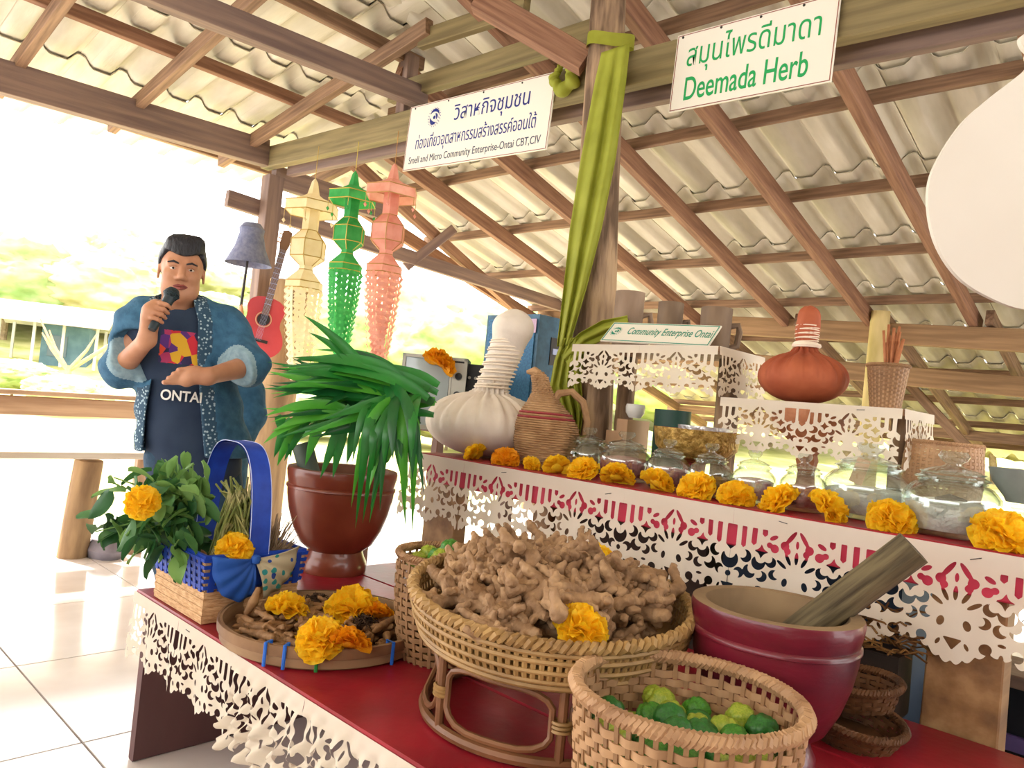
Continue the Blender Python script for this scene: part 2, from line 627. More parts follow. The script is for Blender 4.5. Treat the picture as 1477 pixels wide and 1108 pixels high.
# --- beams and posts
b1 = timber('roof_beam', (-5.78, 2.9, 3.04), (2.2, 2.9, 2.70), .075, .17, WOOD_B, warp=.002)
tag(b1, 'long olive brown timber beam carrying the two hanging signs', 'beam', kind='structure')
b1b = timber('roof_beam', (-5.6, 3.03, 2.955), (2.2, 3.03, 2.62), .06, .09, WOOD_D)
tag(b1b, 'narrow dark timber running just behind the sign beam', 'beam', kind='structure')
b2 = timber('roof_beam', (-5.7, -1.6, 2.86), (-5.7, 2.86, 3.06), .09, .21, WOOD_D)
tag(b2, 'thick eave beam along the open left side', 'beam', kind='structure')
b3 = timber('roof_beam', (-5.7, 2.94, 2.9), (-5.7, 4.15, 2.9), .08, .17, WOOD_D)
tag(b3, 'short eave beam jutting past the corner post behind the lanterns', 'beam', kind='structure')
b4 = timber('roof_beam', (-5.8, 2.62, 2.645), (-5.8, 7.0, 2.47), .06, .13, WOOD_D)
tag(b4, 'sloping tie beam crossing the bright opening behind the lanterns', 'beam', kind='structure')
b5 = timber('roof_beam', (-6.3, 7.0, 2.40), (2.2, 7.0, 1.93), .09, .18, WOOD_L)
tag(b5, 'upper brown wall plate beam under the far rafters', 'beam', kind='structure')
b6 = timber('roof_beam', (-6.3, 7.9, 2.12), (2.2, 7.9, 1.61), .09, .18, WOOD_L)
tag(b6, 'lower brown wall plate beam nearer the far eave', 'beam', kind='structure')
b7 = timber('roof_beam', (-4.15, 2.92, 3.225), (-2.35, 2.92, 3.17), .06, .12, WOOD_B)
tag(b7, 'upper timber parallel to the sign beam, ending at the short strut', 'beam', kind='structure')
b7b = timber('roof_beam', on_y(608, 58, 2.75), on_y(760, 8, 2.75), .05, .11, WOOD_B)
tag(b7b, 'topmost short timber above the first sign', 'beam', kind='structure')
b8 = timber('roof_strut', (-4.0, 2.93, 3.02), (-4.0, 2.93, 3.45), .09, .09, WOOD_D, up=(0, 1, 0))
tag(b8, 'short upright strut standing on the sign beam', 'strut', kind='structure')
b9 = timber('roof_brace', on_x(585, 385, -5.85), on_x(655, 330, -5.6), .06, .09, WOOD_D)
tag(b9, 'short diagonal brace rising from the tie beam behind the lanterns', 'brace', kind='structure')
b10 = timber('roof_brace', on_y(690, 0, 2.45), on_y(845, 90, 2.78), .09, .12, WOOD_R)
tag(b10, 'diagonal brace meeting the top of the cloth draped post', 'brace', kind='structure')
b11 = timber('roof_brace', on_y(1305, 548, 9.2), on_y(1398, 648, 9.2), .07, .1, WOOD_P)
tag(b11, 'diagonal brace under the far right eave', 'brace', kind='structure')
b12 = timber('roof_beam', (-6.3, 10.2, 1.45), (2.2, 10.2, 1.35), .06, .12, WOOD_P)
tag(b12, 'thin timber along the low far eave', 'beam', kind='structure')

pt, pb = on_y(880, -40, 2.82), on_y(846, 600, 2.78)
pm = on_y(860, 300, 2.80)
o = log_post('wooden_post', (pb.x + .06, pb.y, 0), (pt.x, pt.y, 3.45), .125, .085, WOOD_G, seed=3, wob=.09)
tag(o, 'rough grey log post wrapped with lime green cloth', 'post', kind='structure')
o = timber('wooden_post', (-5.72, 2.95, 0), (-5.72, 2.95, 2.9), .13, .13, WOOD_D, up=(0, 1, 0))
tag(o, 'square corner post under the eave beam', 'post', kind='structure')
o = log_post('wooden_post', (-5.4, 2.98, 0), (-5.42, 3.04, 2.03), .15, .15, WOOD_G2, seed=9, wob=.09)
tag(o, 'stout sawn-off tree trunk on which the guitar hangs', 'post', kind='structure')
o = log_post('wooden_post', (-2.23, 6.88, 0), (-2.21, 6.88, 2.35), .085, .08, mat('mossy_post', 'a8965a', 'c9b27c', rough=.8, scale=7, stretch=(1, 1, .3)), seed=5)
tag(o, 'slim mossy post behind the bamboo stick holder', 'post', kind='structure')
o = log_post('wooden_post', (.75, 6.88, 0), (.75, 6.88, 2.1), .085, .08, WOOD_G2, seed=6)
tag(o, 'slim far post at the right', 'post', kind='structure')
o = log_post('wooden_post', (-6.1, 6.88, 0), (-6.1, 6.88, 2.38), .085, .08, WOOD_G2, seed=8)
tag(o, 'slim far post behind the loudspeaker', 'post', kind='structure')

# railing and bench along the left side
RAILW = mat('rail_wood', '9a7b60', 'c2a284', rough=.6, scale=4, stretch=(.4, 6, 6))
o = thing('railing', 'brown timber railing board along the open left side', 'railing', kind='structure')
timber('rail_board', (-5.55, -2.0, .86), (-5.55, 3.0, .95), .05, .12, RAILW, o)
timber('rail_cap', (-5.55, -2.0, .945), (-5.55, 3.0, 1.035), .16, .03, RAILW, o)
timber('rail_board', (-5.6, 3.05, .95), (-5.6, 3.75, .96), .08, .13, RAILW, o)
BENCHW = mat('bench_wood', 'c7b7a4', 'ddd0c0', rough=.25, scale=4, stretch=(.4, 6, 6), spec=.6)
o = thing('bench', 'worn pale bench plank on rough log legs by the railing', 'bench')
timber('bench_top', (-5.15, -2.0, .63), (-5.15, 2.45, .68), .42, .04, BENCHW, o)
log_post('leg', on_h(103, 803, 0), on_h(103, 803, 0) + Vector((0.06, .02, .62)), .085, .08, WOOD_G2, o, seed=11)
timber('leg', (-5.2, 1.98, 0), (-5.2, 1.98, .64), .09, .06, RAILW, o, up=(1, 0, 0))
o = MB().lathe([(0, 0), (.12, .0), (.14, .05), (.1, .11), (0, .13)], 14, sx=1.0, sy=.8, wob=lambda a, i, r_, z_: 1 + .1 * sin(2 * a + 1)).build('stone', mat('grey_stone', '6f6a72', '8b8590', rough=.8, scale=8, bump=.4), None, on_h(150, 803, 0))
tag(o, 'smooth grey stone at the foot of the bench log', 'stone')
# ------------------------------------------------------------------ display tables and paper lace
RED = mat('red_paint', 'a01a2c', '841424', rough=.38, scale=6, bump=.08, bscale=40, spec=.45)
RED_F = mat('red_board', 'd23a58', 'c22f4c', rough=.5, scale=6)
PANEL = mat('dark_panel', '6b4a48', '5a3d3e', rough=.6, scale=5, stretch=(1, 1, .3))
SLAB = mat('slab_wood', '7a5a3c', 'b08a5e', rough=.6, scale=6, stretch=(2.2, 2.2, .3), bump=.3, bscale=14, c3='967048')
PAPER = mat('lace_paper', 'f1e6d6', 'e9dcc9', rough=.75, scale=4, trans=.3)
PT, PY0 = .52, .955           # platform top, front edge
UT, UY0 = .98, 2.035          # upper table top, front edge

pl = thing('display_platform', 'low crimson painted platform carrying baskets and mortars', 'table', (0, 0, 0))
for k in range(3):
    timber('plank', (-2.45, PY0 + .192 + k * .386, PT - .02), (.75, PY0 + .192 + k * .386, PT - .02), .381, .04, RED, pl)
timber('end_panel', (-2.4, PY0 + .02, .24), (-2.4, PY0 + 1.15, .24), .035, .476, PANEL, pl)
timber('end_panel', (.5, PY0 + .02, .24), (.5, PY0 + 1.15, .24), .035, .476, PANEL, pl)
timber('end_panel', (-1.0, PY0 + .25, .24), (-1.0, PY0 + 1.15, .24), .035, .476, PANEL, pl)

ut = thing('display_table', 'raised crimson table holding the row of glass jars', 'table', (0, 0, 0))
for k in range(2):
    timber('plank', (-2.44, UY0 + .19 + k * .385, UT - .0125), (.75, UY0 + .19 + k * .385, UT - .0125), .38, .025, RED, ut)
timber('apron', (-2.4, UY0 + .03, UT - .07), (.75, UY0 + .03, UT - .07), .02, .09, RED_F, ut)
timber('leg', (-2.39, UY0 + .14, .0), (-2.39, UY0 + .14, UT - .026), .20, .07, SLAB, ut, up=(0, 1, 0))
timber('leg', (-.435, UY0 + .135, .0), (-.425, UY0 + .135, UT - .026), .175, .10, SLAB, ut, up=(0, 1, 0), taper=.92)
timber('leg', (-2.3, UY0 + .70, .0), (-2.3, UY0 + .70, UT - .026), .10, .08, SLAB, ut, up=(0, 1, 0))
timber('leg', (.35, UY0 + .70, .0), (.35, UY0 + .70, UT - .026), .10, .08, SLAB, ut, up=(0, 1, 0))

def marching(field, xs, ys):
    """polygons of the region field>0 on a grid; vertices shared"""
    vid, vs_, fs_ = {}, [], []
    def vert(key, p):
        if key not in vid:
            vid[key] = len(vs_)
            vs_.append(p)
        return vid[key]
    nx, ny = field.shape
    for i in range(nx - 1):
        for j in range(ny - 1):
            c = [(i, j), (i + 1, j), (i + 1, j + 1), (i, j + 1)]
            f = [field[q] for q in c]
            if max(f) <= 0:
                continue
            poly = []
            for a in range(4):
                b = (a + 1) % 4
                if f[a] > 0:
                    poly.append(vert(c[a], (xs[c[a][0]], ys[c[a][1]])))
                if (f[a] > 0) != (f[b] > 0):
                    t = f[a] / (f[a] - f[b])
                    t = min(max(t, .06), .94)
                    pa, pb_ = (xs[c[a][0]], ys[c[a][1]]), (xs[c[b][0]], ys[c[b][1]])
                    key = (min(c[a], c[b]), max(c[a], c[b]))
                    poly.append(vert(key, (pa[0] + t * (pb_[0] - pa[0]), pa[1] + t * (pb_[1] - pa[1]))))
            if len(poly) >= 3:
                fs_.append(tuple(poly))
    return vs_, fs_

LW, LHT = .38, .285
def lace_field(nx, ny):
    xs = np.linspace(-LW / 2, LW / 2, nx)
    ys = np.linspace(-LHT, 0, ny)
    X, Y = np.meshgrid(xs, ys, indexing='ij')
    A = np.abs(X)
    # outer edge: toothed scallops
    edge = Y + .243 + .020 * np.cos(2 * pi * X / .19) + .009 * np.abs(np.sin(pi * X / .024)) + .010 * np.exp(-((A - .097) / .012) ** 2)
    F = edge.copy()
    F = np.minimum(F, .02)
    def hole(d):            # d<0 inside the hole
        nonlocal F
        F = np.minimum(F, d)
    def circ(x, y, r): return np.hypot(A - x, Y - y) - r
    def ell(x, y, a, b, ang=0.0):
        dx, dy = A - x, Y - y
        c, s = cos(ang), sin(ang)
        return (np.hypot((dx * c + dy * s) / a, (-dx * s + dy * c) / b) - 1) * min(a, b)
    def rect(x, y0, y1, w): return np.maximum(np.abs(A - x) - w / 2, np.maximum(y0 - Y, Y - y1))
    def tri(x, y, w, h_): return np.maximum(Y - y, np.abs(A - x) * (h_ / (w / 2)) * .8 - (Y - (y - h_)) * .8)
    for x, y0, w in ((.19, -.118, .030), (.152, -.106, .015), (.121, -.094, .015), (.092, -.066, .015)):
        d = rect(x, y0, -.046, w)
        d = np.maximum(d, (np.abs(A - x) * .9 - (Y - y0)) * .7)
        hole(d)
    hole(ell(.0185, -.056, .006, .024, .62))
    hole(circ(.034, -.080, .012)); hole(circ(.026, -.093, .009))
    hole(ell(0, -.072, .0045, .011))
    hole(ell(.066, -.064, .013, .006, -.5)); hole(circ(.062, -.093, .012)); hole(circ(.077, -.086, .008))
    for q in range(4):      # four pointed star
        pass
    sx, sy = A - .098, Y + .107
    hole((np.sqrt(np.abs(sx) + 1e-9) + np.sqrt(np.abs(sy) + 1e-9)) ** 2 / 2 - .0145)
    for an in (0, .5, 1.0):  # fan
        hole(ell(.047 * sin(an), -.158 + .05 * cos(an), .0052, .017, -an))
    def comma(x, y, r, ox, oy):
        hole(np.maximum(circ(x, y, r), -circ(x + ox * r, y + oy * r, r * .72)))
    comma(.070, -.132, .015, .5, .5)
    comma(.104, -.140, .019, -.3, .75)
    comma(.142, -.128, .018, .6, .3)
    comma(.060, -.165, .014, -.6, .2)
    comma(.092, -.175, .015, .55, .35)
    comma(.128, -.168, .019, -.45, .5)
    comma(.160, -.178, .015, .5, -.4)
    hole(np.maximum(circ(.19, -.145, .026), -circ(.19, -.127, .016)))
    hole(ell(.028, -.178, .008, .012, .3))
    hole(circ(.19, -.186, .008))
    hole(tri(0, -.212, .042, .028)); hole(tri(.19, -.212, .042, .028))
    hole(circ(.066, -.222, .0125)); hole(circ(.128, -.222, .0125))
    hole(ell(.097, -.236, .005, .010)); hole(ell(.097, -.206, .009, .004))
    hole(ell(.030, -.226, .004, .009, .5)); hole(ell(.160, -.226, .004, .009, -.5))
    return F, xs, ys
_F, _xs, _ys = lace_field(122, 93)
_lv, _lf = marching(_F, _xs, _ys)
def lace_mesh(seed, depth=.006, crumple=0.0):
    rnd = random.Random(seed)
    ph = [rnd.uniform(0, 6.28) for _ in range(8)]
    vs_ = []
    for (x, y) in _lv:
        t = -y / LHT
        env = sin(pi * (x / LW + .5))        # panels meet flat at their ends
        d = -depth * t * (1.2 + sin(x * 33 + ph[0]) + .6 * sin(x * 71 + ph[1] + y * 20))
        if crumple:
            d -= crumple * t * (.5 + .8 * sin(x * 60 + ph[2] + y * 25) + .6 * sin(x * 115 - y * 70 + ph[3]) + .5 * sin(y * 130 + ph[4] + x * 40))
        x2 = x + crumple * t * .4 * sin(y * 60 + ph[5]) * env
        vs_.append((x2, d, y))
    me = bpy.data.meshes.new('lace_panel')
    me.from_pydata(vs_, [], _lf)
    me.materials.append(PAPER)
    me.polygons.foreach_set('use_smooth', [True] * len(me.polygons))
    return me
LACE = [lace_mesh(1), lace_mesh(2), lace_mesh(3)]
LACE_C = [lace_mesh(11, .008, .020), lace_mesh(12, .008, .022)]

def lace_run(o, x0, n, w, hs, y, z, meshes, rz_=0.0):
    for k in range(n):
        p = put('lace_panel', meshes[k % len(meshes)], o, loc=(x0 + w * (k + .5), y, z) if not rz_ else (y, x0 + w * (k + .5), z), rot=(0, 0, rz_))
        p.scale = (w / LW, 1, hs)

STAPLE = mat('staple_steel', '5a5450', rough=.4, metal=.8)
def staples(o, pts):
    me = MB().tube([(-.012, 0, 0), (.012, 0, 0)], .0011, 5).mesh('staple', STAPLE)
    for p in pts:
        put('staple', me, o, loc=p, rot=(0, random.uniform(-.4, .4), 0))

lc = tag(thing('lace_trim', 'white cut paper lace hanging from the raised jar table', 'paper lace'))
lace_run(lc, -2.44 - .09, 8, .381, 1.0, UY0 - .004, UT - .003, LACE)
staples(lc, [(-1.93, UY0 - .006, UT - .02), (-1.45, UY0 - .006, UT - .028), (-.86, UY0 - .006, UT - .02), (-.40, UY0 - .006, UT - .024)])
lc = tag(thing('lace_trim', 'white cut paper lace along the front of the low platform', 'paper lace'))
lace_run(lc, -2.45, 2, .335, .76, PY0 - .004, PT - .003, LACE)
lace_run(lc, -2.45 + .67, 5, .335, .86, PY0 - .004, PT - .003, LACE_C)
staples(lc, [(-2.05, PY0 - .006, PT - .02)])
# ------------------------------------------------------------------ vessels and baskets
def frame_from(z):
    return Vector(z).to_track_quat('Z', 'Y').to_matrix().to_4x4()

# --- crepe paper flowers (marigold like), three moulds
YEL = mat('yellow_crepe', 'ffe034', 'ffca12', rough=.6, scale=14, trans=.45)
ORG = mat('orange_crepe', 'fbb414', 'f09a0a', rough=.6, scale=14, trans=.3)
def flower_mesh(seed, m, flatness=.75, n=54):
    rnd = random.Random(seed)
    mb_ = MB()
    for k in range(n):
        t = (k + .5) / n
        phi = math.acos(1 - t * 1.02)             # 0 at crown, ~90 deg at the rim
        th = k * 2.39996 + rnd.uniform(-.25, .25)
        L = .50 + .22 * t + rnd.uniform(-.06, .06)
        W = .30 + .14 * t + rnd.uniform(-.05, .05)
        base = Vector((0, 0, .12))
        dirv = Vector((sin(phi) * cos(th), sin(phi) * sin(th), cos(phi) * flatness))
        dirv.normalize()
        side = dirv.cross(Vector((0, 0, 1)))
        side = side.normalized() if side.length > 1e-3 else Vector((cos(th), sin(th), 0))
        nrm = side.cross(dirv)
        tw = rnd.uniform(-.6, .6)
        side2 = side * cos(tw) + nrm * sin(tw)
        nrm2 = nrm * cos(tw) - side * sin(tw)
        ph = rnd.uniform(0, 6.28)
        cup = rnd.uniform(.10, .30)
        def fn(u, v, W=W, L=L, ph=ph, cup=cup):
            s_ = (u - .5) * 2
            w_ = W * (sin(pi * min(v * .62 + .14, .93))) * s_
            l_ = .22 + (L * v) * (1 + .06 * sin(5 * s_ + ph))
            out = cup * (s_ * s_ - .3) * v + .09 * v * sin(4 * s_ + ph) - .16 * v * v
            return base + dirv * l_ + side2 * w_ + nrm2 * out
        mb_.grid(fn, 4, 3)
    mb_.lathe([(.0, .0), (.34, .02), (.40, .16), (.3, .34), (0, .45)], 10)
    return mb_.mesh('paper_flower', m)
FLOWERS = [flower_mesh(1, YEL), flower_mesh(2, YEL, .9), flower_mesh(3, YEL, .6)]
FLOWER_O = flower_mesh(4, ORG, .8)
def flower(loc, r, label, k=0, tilt=(0, 0), group=None, me=None, rzz=None):
    o = put('paper_flower', me or FLOWERS[k % 3], None, loc=loc,
            rot=(tilt[0], tilt[1], random.uniform(0, 6.28) if rzz is None else rzz), scale=r / .78)
    return tag(o, label, 'flower', group)

# --- mortars
def mortar_profile(H, R, rb, wall):
    k = R
    out = [(rb * .98, 0), (rb, .02 * H), (rb * .99, .10 * H), (rb * .90, .15 * H), (rb * .86, .19 * H), (rb * .84, .21 * H),
           (k * .66, .28 * H), (k * .80, .42 * H), (k * .90, .58 * H), (k * .955, .73 * H), (k * .965, .80 * H), (k * .985, .805 * H), (k * .985, .83 * H), (k * .955, .84 * H),
           (k * .99, .92 * H), (k * 1.0, .97 * H), (k * .985, .995 * H), (k * .95, 1.0 * H)]
    inn = [(k - wall, .995 * H), (k - wall * 1.15, .94 * H), (k * .72, .6 * H), (k * .5, .4 * H), (0.001, .34 * H)]
    return out, inn
TERRA = mat('terracotta_glaze', '6c2c1c', '84402a', rough=.32, scale=5, bump=.05, coat=.3)
TERRA_IN = mat('terracotta_inside', '6f4330', '855540', rough=.7, scale=8)
RMORT = mat('red_lacquer_wood', '74182c', '4c1222', rough=.34, scale=4, stretch=(1, 1, 2.5), bump=.08, bscale=40, c3='661626', coat=.25)
RM_IN = mat('bare_mortar_wood', '7a6248', '947a5a', rough=.8, scale=7, bump=.3)
def mortar(name, label, loc, H, R, rb, m, m_in):
    o = thing(name, label, 'mortar', loc)
    out, inn = mortar_profile(H, R, rb, R * .17)
    MB().shell(out[:-1], 48).build('bowl', m, o, sharp=60)
    MB().shell(out[-2:] + inn, 48).build('hollow', m_in, o)
    return o
PB = Vector((-2.43, 1.665, PT))
mortar('clay_mortar', 'large terracotta brown mortar planted full of pandan leaves', PB, .39, .208, .122, TERRA, TERRA_IN)
MB2 = at_d(1119, 882, 1.56)
MB2.z = PT
mortar('wooden_mortar', 'dark red lacquered mortar with a wooden pestle leaning out', MB2, .325, .172, .10, RMORT, RM_IN)
# pestle leaning in the red mortar
PEST = mat('pestle_wood', '3a2f20', '6c5f44', rough=.85, scale=34, stretch=(1.5, 1.5, .12), bump=.8, bscale=40, lo=.4, hi=.6)
pa = MB2 + Vector((-.03, .04, .20))
pe = at_d(1318, 790, 1.50)
o = log_post('pestle', pa, pe, .036, .037, PEST, seed=21, wob=.03)
tag(o, 'rough bark-brown wooden pestle leaning out of the red mortar', 'pestle')
o = MB().tube([(0, 0, 0), (.03, .02, .01), (.055, .035, .022)], [.005, .006, .011], 8, flat=.5).build('wooden_spoon', mat('pale_spoon_wood', 'c89a68', 'd8b080', rough=.6, scale=8), None, tuple(MB2 + Vector((.06, .04, .275))), rot=(0, 0, -.4))
tag(o, 'small pale wooden spoon lying in the red mortar', 'spoon')
# dark pestle standing in the clay mortar, behind the leaves
o = log_post('pestle', PB + Vector((-.02, -.06, .2)), PB + Vector((-.10, -.13, .47)), .035, .04, mat('dark_stone', '4d5a50', '5f6c60', rough=.5, scale=6), seed=22, wob=.02)
tag(o, 'dark smooth pestle standing among pandan leaves in the clay mortar', 'pestle')

# --- woven baskets
BAM = mat('bamboo_strip', '7f5c3e', 'a07a54', rough=.6, scale=12, stretch=(1, 1, 1), lo=.3, hi=.7)
BAM2 = mat('bamboo_pale', '967050', 'c09870', rough=.6, scale=10, lo=.3, hi=.7)
BAM_D = mat('bamboo_dark', '6b4a2c', '8a6238', rough=.65, scale=12)
RATTAN = mat('rattan_honey', '8c6a3e', 'ae8a56', rough=.5, scale=12)
RATTAN_D = mat('rattan_brown', '6a4428', '84583a', rough=.45, scale=10)

def ring_strip(Rf, z, hgt, nst, amp, phase, th=.003, sx=1.0, sy=1.0, sub=4):
    mb_ = MB()
    n = nst * sub
    vs_, fs_ = [], []
    for k in range(n):
        a = 2 * pi * k / n
        w = amp * cos(nst / 2 * a + phase)
        for (dz, dr) in ((-hgt / 2, -th / 2), (hgt / 2, -th / 2), (hgt / 2, th / 2), (-hgt / 2, th / 2)):
            r_ = Rf(z + dz) + w + dr
            vs_.append((r_ * cos(a) * sx, r_ * sin(a) * sy, z + dz))
    for k in range(n):
        l = (k + 1) % n
        for q in range(4):
            p = (q + 1) % 4
            fs_.append((k * 4 + q, l * 4 + q, l * 4 + p, k * 4 + p))
    mb_.add(vs_, fs_)
    return mb_
def stake_strip(Rf, z0, z1, a, w, th=.003, sx=1.0, sy=1.0, n=8):
    mb_ = MB()
    vs_, fs_ = [], []
    for k in range(n + 1):
        z = z0 + (z1 - z0) * k / n
        for (ds, dr) in ((-w / 2, -th / 2), (w / 2, -th / 2), (w / 2, th / 2), (-w / 2, th / 2)):
            r_ = Rf(z) + dr
            an = a + ds / max(r_, .01)
            vs_.append((r_ * cos(an) * sx, r_ * sin(an) * sy, z))
    for k in range(n):
        for q in range(4):
            p = (q + 1) % 4
            fs_.append((k * 4 + q, k * 4 + p, k * 4 + 4 + p, k * 4 + 4 + q))
    fs_ += [(3, 2, 1, 0), tuple(4 * n + q for q in range(4))]
    mb_.add(vs_, fs_)
    return mb_
def braid_rim(o, R, z, rad, m, turns=40, sx=1.0, sy=1.0, strands=3, zf=None):
    for s_ in range(strands):
        pts = []
        n = turns * 6
        for k in range(n):
            a = 2 * pi * k / n
            p = turns * a + s_ * 2 * pi / strands
            r_ = R + rad * cos(p)
            pts.append((r_ * cos(a) * sx, r_ * sin(a) * sy, z + (zf(a) if zf else 0) + rad * sin(p)))
        MB().tube(pts, rad * .85, 5, closed=True).build('rim_strand', m, o)

def woven_basket(name, label, loc, rb, rt, H, nst, rows, m_row, m_st, strip, amp=.004, bulge=.0, rim=.008, tight=(0, 0), cat='basket', rot=None, turns=44, sw=.008, sx=1.0, sy=1.0):
    o = thing(name, label, cat, loc)
    if rot: o.rotation_euler = rot
    Rf = lambda z: rb + (rt - rb) * max(0, min(1, z / H)) + bulge * sin(pi * max(0, min(1, z / H)))
    for i in range(nst):
        stake_strip(Rf, .0, H, 2 * pi * i / nst, sw, sx=sx, sy=sy).build('stake', m_st, o, smooth=False)
    for j, (z, hgt) in enumerate(rows):
        ring_strip(Rf, z, hgt, nst, amp, pi * (j % 2), sx=sx, sy=sy).build('weaver', m_row, o, smooth=True, sharp=40)
    braid_rim(o, rt, H, rim, m_row, turns, sx, sy)
    MB().lathe([(0.001, .003), (rb, .003), (rb, .008), (0.001, .008)], 32, sx=sx, sy=sy).build('base', m_st, o)
    return o
KB = at_d(992, 1000, 1.27)
KH = KB.z - PT
rows = [(.014 + .0245 * k, .012) for k in range(5)] + [(.136 + .0148 * k, .0135) for k in range(int((KH - .145) / .0148))]
woven_basket('bamboo_basket', 'open-weave bamboo basket of limes at the front of the platform', (KB.x, KB.y, PT), .172, .19, KH, 54, rows, BAM2, BAM, .012, rim=.008)
SB = at_d(648, 800, 2.02)
SH = SB.z - PT
rows = [(.012 + .018 * k, .0125) for k in range(int(SH / .018))]
woven_basket('bamboo_basket', 'smaller bamboo basket of limes behind the ginger', (SB.x, SB.y, PT), .105, .135, SH, 32, rows, BAM, BAM, .012, bulge=.01, rim=.006, turns=34)

# --- kaffir limes
LIMES = []
LIMEM = [mat('lime_green', '2c6a1a', '4a8a28', rough=.42, scale=9, spec=.5), mat('lime_yellow', '7a9420', 'a0a83a', rough=.42, scale=9, spec=.5), mat('lime_dark', '1c5a20', '2c7028', rough=.42, scale=9, spec=.5)]
for k in range(3):
    rnd = random.Random(50 + k)
    bm = bmesh.new()
    bmesh.ops.create_icosphere(bm, subdivisions=4, radius=1)
    cs = [Vector((rnd.gauss(0, 1), rnd.gauss(0, 1), rnd.gauss(0, 1))).normalized() for _ in range(75)]
    for v in bm.verts:
        n = v.co.normalized()
        d = max(n.dot(c) for c in cs)
        b_ = max(0, 1 - (1 - d) / .035)
        v.co = n * (.90 + .13 * b_ ** .7) * Vector((1, 1, .94 + .1 * (n.z > .8))).length / 1.73 * 1.0
        v.co.z *= .95
    me = bpy.data.meshes.new('lime')
    bm.to_mesh(me)
    bm.free()
    me.materials.append(LIMEM[k])
    me.polygons.foreach_set('use_smooth', [True] * len(me.polygons))
    LIMES.append(me)
LSTEM = MB().tube([(0, 0, .9), (.03, 0, 1.05)], [.09, .07], 6).mesh('stem', mat('lime_stem', '6b6a34', rough=.8))
def lime_pile(c, R, z0, layers, r, label, group, seed):
    rnd = random.Random(seed)
    for li, (n, rr, z) in enumerate(layers):
        for k in range(n):
            a = 2 * pi * (k + .5 * li) / n + rnd.uniform(-.2, .2)
            q = rr * rnd.uniform(.85, 1.08)
            s_ = r * rnd.uniform(.82, 1.15)
            o = put('kaffir_lime', LIMES[rnd.randrange(3)], None, loc=(c.x + q * cos(a), c.y + q * sin(a), z0 + z + rnd.uniform(-.006, .01)),
                    rot=(rnd.uniform(0, 6.28), rnd.uniform(0, 6.28), 0), scale=s_)
            tag(o, label, 'lime', group)
            put('stem', LSTEM, o)
L1 = 'bumpy kaffir lime piled in the front bamboo basket'
lime_pile(KB, .19, PT, [(15, .142, .030), (15, .142, .078), (15, .138, KH - .110), (10, .085, KH - .112), (14, .132, KH - .070), (9, .080, KH - .072), (4, .03, KH - .064)], .028, L1, 'limes in the front basket', 3)
L2 = 'green kaffir lime heaped in the small basket behind the ginger'
lime_pile(SB, .13, PT, [(8, .085, SH - .075), (9, .088, SH - .030), (5, .040, SH - .012), (1, 0, SH + .012)], .028, L2, 'limes in the rear basket', 4)

# --- ginger in a rattan bowl on a rattan stand
GC = at_d(796, 856, 1.70)
GB = thing('rattan_stand_basket', 'wide shallow honey rattan basket raised on a looped cane stand', 'basket', (GC.x, GC.y, PT))
GR, GZ = .312, GC.z - PT
tiltax = Matrix.Rotation(radians(5), 4, Vector((.7242, .6896, 0)))   # the bowl leans a little to the front
def gpt(a, r_, z):
    v = tiltax @ Vector((r_ * cos(a), r_ * sin(a), z - GZ))
    return Vector((v.x, v.y, v.z + GZ))
strand_n = 118
for k in range(strand_n):
    a = 2 * pi * k / strand_n
    pts = [gpt(a, GR * .93, GZ - .082), gpt(a, GR * .975, GZ - .055), gpt(a, GR * .995, GZ - .025), gpt(a, GR, GZ)]
    MB().tube(pts, .0058, 5, flat=.6, up=(cos(a), sin(a), 0)).build('strand', RATTAN, GB)
for j, (rr, zz, rd) in enumerate(((1.005, -.012, .0055), (1.0, -.028, .0055), (.985, -.050, .005), (.955, -.072, .005), (.935, -.085, .006))):
    MB().tube([gpt(2 * pi * k / 72, GR * rr, GZ + zz) for k in range(72)], rd, 6, closed=True).build('hoop', RATTAN, GB)
for s_ in range(2):
    pts = []
    for k in range(60 * 5):
        a = 2 * pi * k / 300
        p = 60 * a + s_ * pi
        pts.append(gpt(a, GR + .008 * cos(p) + .002, GZ + .006 + .008 * sin(p)))
    MB().tube(pts, .0075, 5, closed=True).build('rim_strand', RATTAN, GB)
MB().grid(lambda u, v: gpt(2 * pi * u, GR * .95 * v + .001, GZ - .066 - .014 * (1 - v)), 48, 4, wrap=True).build('base_mat', RATTAN, GB)
SR = .265
MB().tube([(SR * cos(2 * pi * k / 60), SR * sin(2 * pi * k / 60), .012) for k in range(60)], .0115, 8, closed=True).build('base_ring', RATTAN_D, GB)
MB().tube([gpt(2 * pi * k / 60, SR * 1.02, GZ - .093) for k in range(60)], .009, 8, closed=True).build('top_ring', RATTAN_D, GB)
npost = 6
